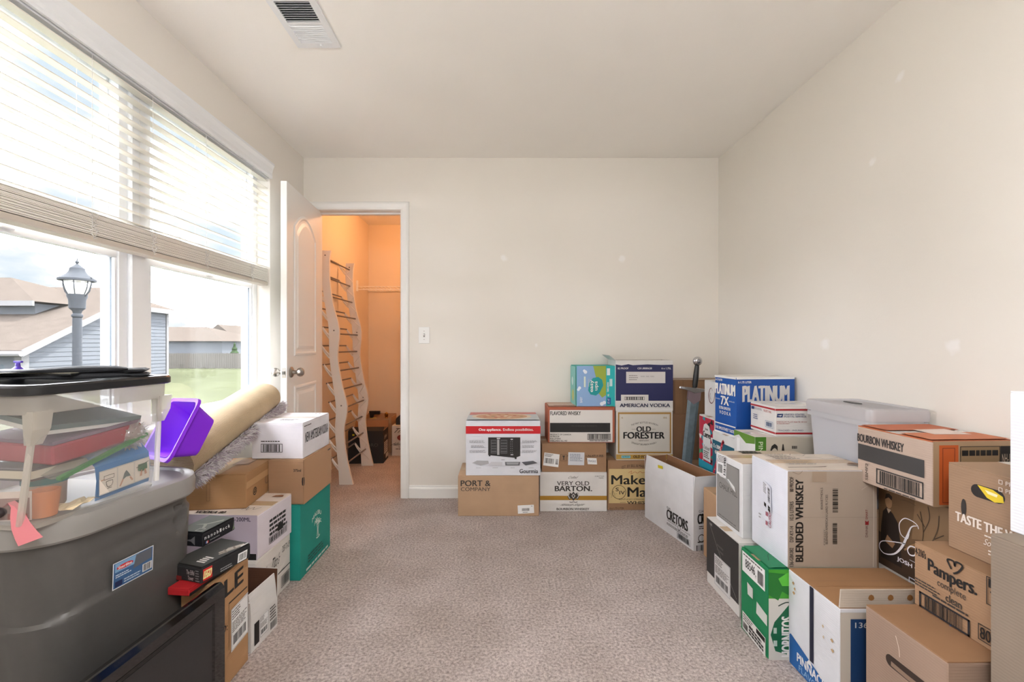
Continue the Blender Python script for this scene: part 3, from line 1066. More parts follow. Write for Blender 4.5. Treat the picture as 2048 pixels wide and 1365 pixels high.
for yf in (-0.27, 0.28):
    rings = []
    for c in cs:
        hw_ = c.z / 2
        rings.append([Vector((c.x - hw_, yf - 0.012, c.y)), Vector((c.x + hw_, yf - 0.012, c.y)), Vector((c.x + hw_, yf + 0.012, c.y)), Vector((c.x - hw_, yf + 0.012, c.y))])
    fr = MB().loft(rings, M_RACK).build('side_frame', rk)
    if yf > 0:                                   # moulded cross ribs on the inner face of the far frame
        for k in range(26):
            z0, z1 = 0.06 + k * 0.067, 0.06 + (k + 1) * 0.067
            if z1 > cs[-1].y:
                break
            s = 1 if k % 2 else -1
            MB().tube([(rack_at(z0) - s * 0.028, yf - 0.013, z0), (rack_at(z1) + s * 0.028, yf - 0.013, z1)], 0.0035, M_RACK, 4).build('rib', fr)
    for z in levels:
        x = rack_at(z)
        for (dx, dz) in ((0.0, 0.0), (0.014, 0.012)):
            pts = [(x - 0.01, yf, z - 0.03 + dz), (x - 0.04 + dx, yf, z - 0.02 + dz), (x - 0.075 + dx * 0.7, yf, z + 0.025 + dz * 0.5), (x - 0.10, yf, z + 0.075)]
            MB().tube(pts, [0.009, 0.0065, 0.006, 0.007], M_RACK, 6).build('arm', rk)
    for z in (0.62, 1.21, 1.80):
        MB().lathe([(0.006, 0), (0.006, -0.003)], (rack_at(z), yf - 0.012, z), M_GREYROD, 8, 'Y').build('screw', rk)
for z in levels:
    x = rack_at(z)
    MB().tube([(x + 0.002, -0.27, z + 0.02), (x + 0.002, 0.28, z + 0.02)], 0.0065, M_GREYROD, 8).build('rod', rk)
    MB().tube([(x - 0.098, -0.28, z + 0.072), (x - 0.098, 0.28, z + 0.072)], 0.0065, M_GREYROD, 8).build('rod', rk)

b = Carton('liquor_carton', 'black open-topped carton with a white flap on the closet floor', (-1.422, 4.10), 0, 0.32, 0.22, 0.30, (34, 32, 32), top='open', flaps={'front': (-62, 0.06), 'back': (35, 0.07)}, yaw=3)
b.front.text('TORO', 0.42, 0.52, 0.85, 0.62, (74, 70, 68)).text('Classic', 0.38, 0.35, 0.66, 0.46, (92, 88, 84), shear=0.2).rect(0.12, 0.86, 0.18, 0.91, (214, 200, 40))
b.right.rect(0.15, 0.25, 0.85, 0.62, (196, 190, 182)).lines(0.2, 0.3, 0.8, 0.6, 5, K).rect(0.45, 0.08, 0.95, 0.22, (186, 180, 172)).text('fri', 0.2, 0.72, 0.7, 0.84, (200, 190, 180), shear=0.3)
b.done()
b = Carton('liquor_carton', 'white vodka carton with a red oval half hidden by the closet door frame', (-1.095, 4.40), 0, 0.33, 0.25, 0.298, (216, 208, 198), top='closed')
b.front.text("Tito's", 0.08, 0.76, 0.62, 0.92, K, shear=0.25).disc(0.3, 0.6, 0.14, (128, 44, 30), rv=0.10).disc(0.3, 0.6, 0.05, (190, 96, 40), rv=0.06).text('Handmade', 0.04, 0.34, 0.72, 0.44, K, shear=0.25, bold=0.01).text('VODKA', 0.2, 0.27, 0.55, 0.31, DK).lines(0.12, 0.2, 0.62, 0.25, 1, DK)
b.done()
kk = thing('tool_case', 'slim black case standing tilted on the closet cartons', 'case', (-0.975, 4.45, 0.298), 10)
MB().prism([(-0.09, 0, 0), (-0.03, 0, 0), (0.06, 0, 0.13), (0.05, 0, 0.155), (-0.02, 0, 0.12), (-0.09, 0, 0.06)], (0, 0.07, 0), M_BLACK).build('shell', kk, bevel=0.006)
MB().box(-0.05, -0.003, 0.035, 0.02, 0, 0.06, mat('case_print', (70, 72, 76), 0.4)).build('name_plate', kk)
bx_ = thing('paper_stack', 'cream papers standing on the white vodka carton in the closet', 'papers', (-0.90, 4.50, 0.298), -8)
for k in range(5):
    m = MB()
    m.prism([(-0.07, k * 0.018, 0), (0.1, k * 0.018, 0), (0.1, k * 0.018 + 0.01, 0.10 + 0.01 * (k % 2)), (-0.07, k * 0.018 + 0.01, 0.055 + 0.008 * k)], (0, 0.003, 0), mat('cream_paper', (214, 200, 172), 0.8))
    m.build('sheet', bx_)
tl = thing('bottle_rack_tray', 'brown open tray with odds and ends behind the black closet carton', 'tray', (-1.25, 4.62, 0.0))
MB().box(-0.18, -0.1, 0, 0.12, 0.12, 0.30, card(BROWN2)).build('base', tl)
for q in ((-0.18, -0.1, 0.30, 0.12, -0.095, 0.35), (-0.18, 0.115, 0.30, 0.12, 0.12, 0.37), (-0.18, -0.095, 0.30, -0.175, 0.115, 0.36), (0.115, -0.095, 0.30, 0.12, 0.115, 0.36)):
    MB().box(*q, card(BROWN)).build('tray_side', tl)
gb = MB().lathe([(0.02, 0), (0.026, 0.02), (0.012, 0.05), (0.02, 0.07), (0.016, 0.09), (0.004, 0.1)], (-1.20, 4.60, 0.302), mat('brass', (170, 130, 70), 0.3, metal=1), 14).build('brass_figurine', smooth=True)
tag(gb, 'small brass figurine on the tray in the closet', 'figurine')
yb = thing('cordless_drill', 'black and yellow power tool on the tray in the closet', 'tool', (-1.33, 4.58, 0.302))
MB().box(-0.03, -0.02, 0, 0.03, 0.02, 0.045, mat('tool_yellow', (196, 176, 40), 0.5)).build('battery', yb, bevel=0.005)
MB().prism([(-0.03, -0.018, 0.045), (0.0, -0.018, 0.045), (0.01, -0.018, 0.08), (0.07, -0.018, 0.08), (0.07, -0.018, 0.115), (-0.04, -0.018, 0.115)], (0, 0.036, 0), M_BLACK).build('grip', yb, bevel=0.004)

# ================================================================== CARTONS ALONG THE BACK WALL
b = Carton('shipping_carton', 'low brown carton with dark lettering top left, on the floor below the oven carton', (-0.285, 2.849), 0, 0.519, 0.31, 0.26, TAN)
b.front.text('PORT &', 0.035, 0.74, 0.40, 0.88, DK, bold=0.02).text('COMPANY', 0.035, 0.62, 0.40, 0.71, DK)
b.front.sticker([(0.74, 0.06), (0.94, 0.08), (0.945, 0.28), (0.735, 0.265)], draw=lambda f: f.bars(0.25, 0.3, 0.72, 0.62).lines(0.3, 0.08, 0.62, 0.22, 1, K).lines(0.82, 0.78, 0.92, 0.92, 1, DK))
b.done()
b = Carton('appliance_carton', 'white oven carton with red banner on top of the low brown carton', (-0.235, 2.849), 0.26, 0.478, 0.318, 0.35, (226, 228, 236), tape=None)
f = b.front
f.rect(0, 0.765, 1, 0.905, (200, 22, 34))
f.text('One appliance.', 0.175, 0.805, 0.475, 0.865, WHITE, bold=0.03).text('Endless possibilities.', 0.50, 0.805, 0.905, 0.865, WHITE, bold=0.012)
f.poly([(0.30, 0.375), (0.30, 0.70), (0.73, 0.70), (0.73, 0.36), (0.66, 0.325)], (40, 38, 38))
f.rect(0.335, 0.405, 0.415, 0.655, (92, 92, 94)).rect(0.345, 0.42, 0.41, 0.64, (58, 58, 60)).rect(0.465, 0.405, 0.555, 0.655, (96, 96, 98)).rect(0.47, 0.42, 0.55, 0.64, (54, 54, 56)).rect(0.42, 0.38, 0.45, 0.66, (168, 168, 170)).rect(0.415, 0.67, 0.46, 0.69, (210, 210, 214))
for k in range(4):
    f.rect(0.345, 0.44 + 0.05 * k, 0.41, 0.447 + 0.05 * k, (140, 140, 142)).rect(0.47, 0.44 + 0.05 * k, 0.55, 0.447 + 0.05 * k, (140, 140, 142))
for r_ in range(6):
    for c_ in range(2):
        f.disc(0.60 + 0.022 * c_, 0.42 + 0.04 * r_, 0.006, (120, 120, 124), n=8)
f.rect(0.60, 0.655, 0.63, 0.675, (200, 200, 204)).rect(0.60, 0.375, 0.635, 0.395, (200, 200, 204))
f.poly([(0.31, 0.355), (0.33, 0.355), (0.33, 0.375), (0.31, 0.375)], (30, 30, 30)).poly([(0.655, 0.305), (0.68, 0.305), (0.68, 0.34), (0.655, 0.335)], (30, 30, 30))
for k in range(3):
    f.lines(0.05 + 0.02 * (k % 2), 0.60 - 0.09 * k, 0.275, 0.65 - 0.09 * k, 3, (150, 150, 156)).lines(0.755, 0.60 - 0.09 * k, 0.95, 0.65 - 0.09 * k, 3, (150, 150, 156))
f.poly([(0.085, 0.235), (0.20, 0.19), (0.31, 0.225), (0.30, 0.275), (0.15, 0.28)], (176, 176, 180)).poly([(0.30, 0.19), (0.49, 0.19), (0.49, 0.25), (0.34, 0.255)], (206, 206, 212)).poly([(0.53, 0.19), (0.72, 0.19), (0.73, 0.255), (0.525, 0.255)], (104, 106, 110)).poly([(0.55, 0.205), (0.70, 0.205), (0.71, 0.245), (0.545, 0.245)], (160, 162, 166)).poly([(0.80, 0.19), (0.96, 0.235), (0.90, 0.275), (0.745, 0.25)], (90, 92, 98))
f.lines(0.14, 0.14, 0.22, 0.155, 1, (140, 140, 146)).lines(0.36, 0.14, 0.43, 0.155, 1, (140, 140, 146)).lines(0.6, 0.14, 0.66, 0.155, 1, (140, 140, 146)).lines(0.84, 0.14, 0.91, 0.155, 1, (140, 140, 146)).lines(0.475, 0.285, 0.53, 0.30, 1, DK)
f.text('Gourmia', 0.72, 0.05, 0.965, 0.125, (34, 36, 44), bold=0.015)
t_ = b.top
t_.rect(0.01, 0.02, 0.99, 0.98, (196, 202, 206)).poly([(0.02, 0.6), (0.98, 0.72), (0.98, 0.97), (0.02, 0.97)], (196, 120, 116)).disc(0.48, 0.42, 0.42, (222, 206, 186), rv=0.40).disc(0.48, 0.42, 0.36, (206, 156, 122), rv=0.34)
for k in range(16):
    a = k * 2.4
    rr_ = 0.05 + 0.018 * k
    t_.disc(0.48 + rr_ * math.cos(a), 0.42 + rr_ * math.sin(a), 0.028, random.choice([(226, 214, 190), (176, 78, 62), (128, 140, 84)]), n=9, rv=0.035)
b.done()
b = Carton('whiskey_carton', 'white bourbon carton with gold stripe and crest on the floor', (0.246, 2.928), 0, 0.441, 0.25, 0.259, (230, 227, 224))
f = b.front
f.rect(0.0, 0.29, 1.0, 0.40, (172, 128, 42)).text('Crafted', 0.43, 0.84, 0.56, 0.90, DK, shear=0.25).text('VERY OLD', 0.255, 0.665, 0.735, 0.77, DK, bold=0.012).text('BARTON.', 0.225, 0.52, 0.775, 0.65, DK, bold=0.03)
f.poly([(0.41, 0.38), (0.44, 0.49), (0.475, 0.45), (0.5, 0.51), (0.525, 0.45), (0.56, 0.49), (0.59, 0.38), (0.56, 0.30), (0.53, 0.34), (0.5, 0.27), (0.47, 0.34), (0.44, 0.30)], (60, 56, 54))
f.poly([(0.47, 0.40), (0.5, 0.46), (0.53, 0.40), (0.5, 0.33)], (196, 192, 186)).poly([(0.485, 0.40), (0.5, 0.43), (0.515, 0.40), (0.5, 0.36)], DK)
for s in (-1, 1):
    f.stroke([(0.5 + s * 0.05, 0.33), (0.5 + s * 0.075, 0.40), (0.5 + s * 0.06, 0.47), (0.5 + s * 0.085, 0.46)], 0.006, (196, 192, 186))
f.stroke([(0.44, 0.25), (0.47, 0.235), (0.5, 0.25), (0.53, 0.235), (0.56, 0.25)], 0.005, (120, 116, 112))
f.text('Kentucky Straight', 0.32, 0.135, 0.655, 0.205, DK, shear=0.25).text('BOURBON WHISKEY', 0.25, 0.04, 0.735, 0.095, DK, bold=0.02).text('12 BOTTLES', 0.82, 0.885, 0.955, 0.915, DK).text('750ML', 0.875, 0.84, 0.95, 0.87, DK)
b.done()
b = Carton('shipping_carton', 'brown carton with three white stickers between two whiskey cartons', (0.259, 2.93), 0.259, 0.425, 0.24, 0.188, BROWN2)
f = b.front
f.sticker([(0.02, 0.24), (0.255, 0.17), (0.275, 0.62), (0.04, 0.69)], draw=lambda q: q.lines(0.05, 0.7, 0.6, 0.95, 3, DK).bars(0.08, 0.2, 0.68, 0.6).bars(0.78, 0.2, 0.95, 0.6, along='v')).sticker([(0.405, 0.25), (0.655, 0.24), (0.65, 0.69), (0.41, 0.70)], c=(214, 216, 222), draw=lambda q: q.lines(0.1, 0.3, 0.9, 0.9, 6, (120, 130, 150)))
f.sticker([(0.71, 0.28), (0.855, 0.27), (0.86, 0.48), (0.70, 0.50)], draw=lambda q: q.text('FRAGILE', 0.1, 0.35, 0.9, 0.7, (70, 90, 120)))
f.frame(0.29, 0.40, 0.385, 0.63, 0.0012, DK).poly([(0.315, 0.58), (0.36, 0.58), (0.345, 0.52), (0.342, 0.46), (0.355, 0.44), (0.32, 0.44), (0.333, 0.46), (0.33, 0.52)], DK).text('1-N-47-1-RB', 0.68, 0.53, 0.95, 0.61, DK).text('P', 0.392, 0.53, 0.404, 0.6, DK).text('N', 0.68, 0.42, 0.695, 0.49, DK)
b.done()
b = Carton('whisky_carton', 'orange-edged white FLAVORED WHISKY carton under the teal diaper box', (0.302, 2.955), 0.447, 0.444, 0.22, 0.2375, (172, 96, 70))
f = b.front
f.rect(0.025, 0.02, 0.965, 0.915, (222, 218, 214)).text('FLAVORED WHISKY', 0.035, 0.77, 0.49, 0.88, K, bold=0.015).rect(0.03, 0.295, 0.93, 0.555, (34, 32, 32)).text('70-10 BRAND WHISKYS', 0.35, 0.45, 0.73, 0.49, (66, 62, 60)).text('PRODUCT OF CANADA', 0.03, 0.21, 0.345, 0.25, K, bold=0.015).text('70 PROOF', 0.03, 0.155, 0.17, 0.195, K, bold=0.015).text('9.0 LITERS', 0.03, 0.095, 0.19, 0.135, K, bold=0.015).text('545L34/515L143', 0.03, 0.035, 0.285, 0.075, K, bold=0.015)
f.frame(0.59, 0.085, 0.935, 0.25, 0.003, K).bars(0.605, 0.105, 0.92, 0.235, n=40).lines(0.62, 0.04, 0.92, 0.07, 1, K)
b.top.rect(0.02, 0.03, 0.98, 0.97, (190, 150, 132)).rect(0.03, 0.4, 0.55, 0.6, (216, 200, 188)).lines(0.1, 0.1, 0.6, 0.35, 3, (150, 80, 60))
b.done()
b = Carton('diaper_carton', 'teal and blue training-underwear box beside the navy carton', (0.493, 2.97), 0.6845, 0.262, 0.20, 0.272, (88, 186, 178), yaw=1.5, tape=None)
f = b.front
f.rect(0.01, 0.0, 0.76, 1.0, (138, 172, 214)).poly([(0.43, 1.0), (0.76, 1.0), (0.76, 0.28), (0.66, 0.22), (0.55, 0.35), (0.60, 0.55), (0.50, 0.72)], (150, 168, 62)).rect(0.76, 0.0, 1.0, 1.0, (34, 176, 178))
f.poly([(0.30, 0.40), (0.36, 0.30), (0.50, 0.27), (0.60, 0.35), (0.69, 0.52), (0.66, 0.66), (0.56, 0.73), (0.42, 0.70), (0.33, 0.58)], (16, 150, 152))
f.text('easy', 0.365, 0.36, 0.455, 0.65, WHITE, bold=0.02, rot=1).text('ups', 0.48, 0.40, 0.565, 0.62, WHITE, bold=0.02, rot=1).text('Pampers', 0.305, 0.50, 0.335, 0.68, (236, 226, 150), rot=1).text('TRAINING UNDERWEAR', 0.785, 0.36, 0.83, 0.60, WHITE, rot=1, bold=0.01).lines(0.85, 0.4, 0.92, 0.8, 1, (220, 240, 240)).text('46', 0.79, 0.25, 0.84, 0.31, WHITE, rot=1).rect(0.78, 0.05, 0.88, 0.22, (22, 84, 150)).text('3T-4T', 0.80, 0.07, 0.85, 0.20, WHITE, rot=1).rect(0.78, 0.77, 0.86, 0.94, (226, 232, 236)).text('BABY', 0.09, 0.10, 0.15, 0.24, WHITE, rot=1)
for (u, v, r_) in ((0.2, 0.88, 0.035), (0.23, 0.85, 0.045), (0.05, 0.42, 0.035), (0.08, 0.46, 0.04), (0.65, 0.07, 0.05), (0.71, 0.1, 0.045)):
    f.disc(u, v, r_, (228, 234, 242), n=14)
f.rect(0.19, 0.48, 0.235, 0.74, (214, 224, 210))
b.left.rect(0.02, 0.02, 0.98, 0.98, (126, 196, 190)).disc(0.5, 0.25, 0.2, (190, 200, 120)).disc(0.4, 0.6, 0.15, (200, 226, 226))
b.done()
b = Carton('bourbon_carton', 'brown carton with cream panel and star ring emblem on the floor against the back wall', (0.697, 2.952), 0, 0.43, 0.22, 0.33, BROWN2)
f = b.front
f.rect(0.02, 0.14, 1.0, 0.83, (216, 192, 138)).text('EST. BY BILL & MARGIE', 0.22, 0.83, 0.62, 0.885, (60, 44, 34), arc=0.7).text("Maker's", 0.06, 0.52, 0.83, 0.71, (34, 30, 28), bold=0.02).text('Mark', 0.31, 0.27, 0.83, 0.46, (34, 30, 28), bold=0.02).stroke([(0.32, 0.75), (0.37, 0.79), (0.36, 0.73), (0.42, 0.77), (0.46, 0.745), (0.50, 0.78), (0.54, 0.75), (0.62, 0.79), (0.66, 0.76), (0.75, 0.78)], 0.0022, (176, 60, 44)).text('KENTUCKY STRAIGHT BOURBON', 0.175, 0.205, 0.80, 0.235, (60, 44, 34)).text('WHISKY', 0.30, 0.08 + 0.045, 0.72, 0.185, (34, 30, 28), bold=0.02).rect(0.19, 0.155, 0.28, 0.16, (34, 30, 28))
f.ring(0.175, 0.365, 0.105, 0.003, (50, 40, 34)).text('S', 0.125, 0.385, 0.17, 0.455, (50, 40, 34), bold=0.02).text('IV', 0.18, 0.32, 0.265, 0.39, (50, 40, 34), bold=0.01)
f.stroke([(0.085 + 0.06 * math.cos(PI / 2 + k * 4 * PI / 5) * (1), 0.315 + 0.075 * math.sin(PI / 2 + k * 4 * PI / 5)) for k in range(6)], 0.002, (50, 40, 34), sub=1)
f.text('6 x 1.75 LITER', 0.03, 0.02, 0.25, 0.06, (70, 52, 40))
b.done()
b = Carton('bourbon_carton', 'white bourbon carton with gold frame under the navy carton', (0.755, 2.955), 0.33, 0.376, 0.22, 0.329, (216, 212, 206))
f = b.front
f.rect(0.0, 0.02, 1.0, 0.12, (186, 148, 70)).rect(0.03, 0.14, 0.97, 0.97, (166, 126, 60)).rect(0.055, 0.175, 0.945, 0.935, (206, 202, 194)).frame(0.065, 0.19, 0.935, 0.925, 0.001, (176, 150, 100))
f.text('THE FIRST BOTTLED BOURBON', 0.26, 0.69, 0.735, 0.725, DK, arc=1.6).text('OLD', 0.36, 0.58, 0.61, 0.685, K, bold=0.035).text('FORESTER', 0.13, 0.44, 0.85, 0.57, K, bold=0.035).text('KENTUCKY', 0.40, 0.385, 0.575, 0.415, DK).text('STRAIGHT BOURBON WHISKY', 0.27, 0.345, 0.71, 0.38, DK, arc=-1.2).text('DATE', 0.275, 0.62, 0.34, 0.635, DK).text('1870', 0.63, 0.62, 0.69, 0.635, DK).text('6', 0.09, 0.845, 0.12, 0.88, (150, 124, 78)).text('86', 0.83, 0.845, 0.895, 0.88, (150, 124, 78)).rect(0.09, 0.045, 0.25, 0.10, (116, 188, 200)).text('86 PROOF', 0.11, 0.06, 0.23, 0.088, K).text('OLD FORESTER', 0.30, 0.05, 0.72, 0.10, (60, 40, 20), bold=0.03)
b.done()
b = Carton('vodka_carton', 'navy blue AMERICAN VODKA carton on top of the gold-framed carton', (0.752, 2.955), 0.659, 0.38, 0.22, 0.335, (222, 220, 218), top='open', flaps={'left': (52, 0.055)}, inner=(206, 200, 194))
f = b.front
f.poly([(0, 0.20), (1, 0.20), (1, 0.915), (0.8, 0.91), (0.55, 0.92), (0.3, 0.905), (0.22, 0.925), (0.1, 0.90), (0, 0.92)], (36, 40, 86))
f.text('82 PROOF', 0.035, 0.825, 0.22, 0.86, WHITE, bold=0.02).text('C01.0000628', 0.38, 0.825, 0.63, 0.86, WHITE, bold=0.02).text('6 x 1.75L', 0.80, 0.825, 0.965, 0.86, WHITE, bold=0.02).rect(0.18, 0.55, 0.865, 0.775, (210, 206, 204)).lines(0.23, 0.6, 0.40, 0.72, 3, (150, 146, 144)).text('TRAVER   YEARS   VODKA', 0.43, 0.67, 0.67, 0.695, (130, 126, 124)).rect(0.09, 0.19, 0.57, 0.32, (216, 212, 208)).frame(0.15, 0.215, 0.50, 0.28, 0.002, DK).bars(0.17, 0.22, 0.48, 0.275).text('AMERICAN VODKA', 0.07, 0.075, 0.945, 0.145, (34, 38, 70), bold=0.03)
b.done()
# boxes in the corner behind the sword
HID = 'supporting cartons out of sight'
Carton('shipping_carton', 'plain brown carton at floor level in the corner behind the open white carton', (1.14, 2.965), 0, 0.40, 0.21, 0.33, BROWN2).done()
Carton('shipping_carton', 'dark brown carton behind the sword blade, lower of the corner pair', (1.135, 2.965), 0.33, 0.40, 0.21, 0.31, (128, 94, 68)).done()
b = Carton('shipping_carton', 'dark brown carton behind the sword grip, top of the corner stack', (1.138, 2.965), 0.64, 0.40, 0.21, 0.22, (132, 98, 70), yaw=1.0)
b.front.rect(0.0, 0.0, 0.03, 1, (106, 76, 54)).rect(0.16, 0.0, 0.165, 1.0, (96, 70, 50))
b.done()

# sword standing point down
sw_t, sw_b = Vector((1.276, 2.905, 1.02)), Vector((1.158, 2.88, 0.0))
ax = (sw_t - sw_b).normalized()
swd = thing('sword', 'steel longsword with round pommel standing point down in a blue-grey scabbard', 'sword', sw_b)
q = Vector((0, 0, 1)).rotation_difference(ax)
swd.rotation_mode = 'QUATERNION'
swd.rotation_quaternion = q
M_STEEL = mat('polished_steel', (205, 205, 208), 0.18, metal=1)
M_SCAB = mat('scabbard_leather', (112, 128, 138), 0.5, noise=0.3, nscale=25)
m = MB()
prof_b = [(0.0, 0.006), (0.03, 0.024), (0.12, 0.031), (0.5, 0.036), (0.78, 0.039)]
m.loft([[Vector((r, 0, z)), Vector((r * 0.5, -0.008, z)), Vector((-r * 0.5, -0.008, z)), Vector((-r, 0, z)), Vector((-r * 0.5, 0.008, z)), Vector((r * 0.5, 0.008, z))] for z, r in prof_b], M_SCAB)
m.build('scabbard', swd)
m = MB()
m.prism([(-0.041, -0.0095, 0.80), (-0.041, -0.0095, 0.745), (0.0, -0.0095, 0.715), (0.041, -0.0095, 0.745), (0.041, -0.0095, 0.80)], (0, 0.019, 0), mat('throat_mauve', (150, 132, 140), 0.4, metal=0.5))
m.build('scabbard_throat', swd)
m = MB()
m.loft([[Vector((x, -t, 0.80 + s)), Vector((x, t, 0.80 + s)), Vector((x, t, 0.80 + s + h_)), Vector((x, -t, 0.80 + s + h_))] for x, t, s, h_ in ((-0.098, 0.006, 0.008, 0.014), (-0.06, 0.009, 0.004, 0.018), (0, 0.014, -0.012, 0.036), (0.06, 0.009, 0.004, 0.018), (0.098, 0.006, 0.008, 0.014))], M_STEEL)
m.build('crossguard', swd, bevel=0.002)
MB().lathe([(0.013, 0.82), (0.0165, 0.84), (0.017, 0.90), (0.0145, 0.955), (0.013, 0.97)], (0, 0, 0), M_BLACK, 14).build('grip', swd, smooth=True)
MB().sphere((0, 0, 0.998), 0.030, M_STEEL, 20, 12, (1, 0.75, 1)).build('pommel', swd, smooth=True)
MB().lathe([(0.015, -0.0225), (0.012, -0.0255), (0.003, -0.0265)], (0, 0, 0.998), mat('pommel_boss', (150, 150, 154), 0.25, metal=1), 14, 'Y').build('pommel_boss', swd)

# ================================================================== RIGHT SIDE
b = Carton('popcorn_carton', 'narrow white popcorn carton with its flaps open on the floor', (1.0155, 2.366), 0, 0.155, 0.486, 0.296, (226, 226, 230), yaw=12.7, top='open', flaps={'left': (-6, 0.10), 'front': (-4, 0.095), 'right': (4, 0.095), 'back': (5, 0.09)})
f = b.left
f.text('CRETORS', 0.50, 0.28, 0.90, 0.47, K, bold=0.03, arc=-0.0).text('G.H.', 0.50, 0.48, 0.58, 0.52, K, bold=0.02).text('HANDCRAFTED', 0.51, 0.24, 0.70, 0.27, DK).lines(0.5, 0.16, 0.7, 0.21, 2, DK).frame(0.70, 0.04, 0.95, 0.15, 0.0012, DK).bars(0.72, 0.05, 0.93, 0.14).ring(0.745, 0.25, 0.025, 0.003, DK).lines(0.68, 0.16, 0.95, 0.21, 2, DK).text('cornfields', 0.79, 0.235, 0.95, 0.265, (120, 118, 118))
f = b.front
f.text('CRETORS', 0.16, 0.48, 1.0, 0.66, K, bold=0.03).text('G.H.', 0.2, 0.68, 0.4, 0.73, K).lines(0.2, 0.38, 0.9, 0.45, 2, DK).ring(0.3, 0.22, 0.12, 0.004, DK).lines(0.15, 0.13, 0.8, 0.18, 1, DK).bars(0.1, 0.0, 0.75, 0.1)
b.done()
fl = MB().box(0, -0.0006, 0, 0.05, 0.0, 0.018, ink((214, 196, 30))).build('yellow_sticker', b.o)
Rz = b.o
fl.location = (-0.155 / 2 - 0.0015 + 0.006, 0.10, 0.35)
fl.rotation_euler = (0, math.radians(-6), -PI / 2)

Carton('shipping_carton', 'tan carton sliver between the open popcorn carton and the grey-panelled wine carton', (1.05, 2.09), 0, 0.29, 0.235, 0.355, (190, 154, 120)).done()
Carton('shipping_carton', 'hidden tan carton against the right wall below the tequila carton', (1.33, 2.36), 0, 0.20, 0.36, 0.355, TAN, group=HID).done()

b = Carton('wine_carton', 'white carton with black side and shipping label below the grey wine carton', (0.9495, 1.7875), 0, 0.36, 0.28, 0.300, (222, 218, 214))
f = b.left
f.rect(0.0, 0.17, 1.0, 0.99, (48, 46, 46)).sticker([(0.27, 0.10), (0.77, 0.11), (0.77, 0.56), (0.27, 0.55)], c=(214, 212, 212), draw=label_ship)
f.stroke([(0.12, 0.93), (0.45, 0.6), (0.95, 0.22)], 0.0012, (190, 186, 182), sub=6).text('NE', 0.12, 0.92, 0.2, 0.955, (200, 198, 196)).lines(0.36, 0.62, 0.6, 0.75, 2, (86, 82, 80))
b.done()
b = Carton('tequila_carton', 'bright green tequila carton with taped labels on the floor', (0.926, 1.551), 0, 0.33, 0.176, 0.315, (14, 126, 78), yaw=0)
f = b.left
f.sticker([(0.06, 0.73), (0.90, 0.72), (0.90, 0.96), (0.06, 0.97)], draw=lambda q: q.text('88546', 0.15, 0.3, 0.58, 0.72, K, bold=0.01).lines(0.06, 0.82, 0.9, 0.95, 1, DK).bars(0.7, 0.1, 0.95, 0.72).text('FT', 0.6, 0.2, 0.66, 0.36, DK))
f.poly([(0.28, 0.50), (0.48, 0.50), (0.48, 0.62), (0.26, 0.64)], (214, 216, 212)).poly([(0.60, 0.38), (0.98, 0.36), (0.98, 0.48), (0.62, 0.52)], (206, 210, 204)).stroke([(0.46, 0.62), (0.49, 0.2), (0.50, 0.02)], 0.0014, (10, 74, 46))
f.sticker([(0.08, 0.03), (0.93, 0.0), (0.93, 0.19), (0.08, 0.24)], c=(220, 218, 214), draw=lambda q: q.lines(0.04, 0.55, 0.5, 0.95, 3, DK).rect(0.62, 0.7, 0.98, 0.95, K).lines(0.3, 0.08, 0.95, 0.6, 3, K, fill=0.7).bars(0.03, 0.1, 0.25, 0.45))
f = b.front
f.rect(0.0, 0.0, 1, 1, (64, 158, 44)).rect(0.0, 0.0, 1.0, 0.68, (206, 204, 198))
f.poly([(0.02, 0.28), (0.07, 0.10), (0.30, 0.03), (0.60, 0.1), (0.62, 0.36), (0.40, 0.52), (0.22, 0.62), (0.06, 0.42)], (10, 98, 62)).text('HORNITOS', 0.135, 0.04, 0.27, 0.48, WHITE, bold=0.02, rot=1).lines(0.05, 0.12, 0.09, 0.4, 2, (190, 210, 200)).poly([(0.0, 0.72), (0.10, 0.66), (0.14, 0.76), (0.24, 0.70), (0.30, 0.80), (0.20, 0.95), (0, 0.97)], (30, 116, 40)).poly([(0.10, 0.90), (0.2, 0.97), (0.32, 0.9), (0.30, 0.82), (0.14, 0.82)], (90, 190, 60)).stroke([(0.10, 0.60), (0.2, 0.64), (0.34, 0.60)], 0.004, (40, 60, 50))
b.top.rect(0.02, 0.02, 0.98, 0.98, (22, 122, 80)).stroke([(0.1, 0.3), (0.2, 0.6), (0.25, 0.3), (0.4, 0.6)], 0.002, (14, 70, 46))
b.done()
b = Carton('liquor_carton', 'white and blue carton with brown top and raised front flap', (0.994, 1.312), 0, 0.335, 0.235, 0.322, (224, 226, 232), topboard=(162, 121, 84), tape=None)
f = b.left
f.poly([(0.03, 0.0), (1.0, -0.0), (1.0, 0.085), (0.9, 0.10), (0.78, 0.16), (0.06, 0.32), (0.03, 0.30)], (20, 92, 160)).text('PINNACLE', 0.20, 0.10, 0.82, 0.19, WHITE, bold=0.02).text('FLAVORED', 0.24, 0.02, 0.80, 0.08, (150, 190, 220)).poly([(0.40, 0.19), (0.46, 0.25), (0.52, 0.19)], WHITE).rect(0.46, 0.24, 0.54, 0.99, (24, 26, 50)).rect(0.455, 0.24, 0.465, 0.99, (190, 192, 196))
for (u, v, a, c_) in ((0.13, 0.78, 0.03, (182, 142, 96)), (0.15, 0.83, 0.02, (182, 142, 96)), (0.12, 0.88, 0.025, (182, 142, 96)), (0.72, 0.70, 0.02, (200, 180, 150)), (0.88, 0.64, 0.03, (190, 160, 120)), (0.73, 0.60, 0.015, (200, 180, 150)), (0.89, 0.55, 0.03, (190, 160, 120))):
    f.poly([(u - a, v), (u + a * 0.2, v - 0.018), (u + a, v + 0.006), (u, v + 0.02)], c_)
f = b.front
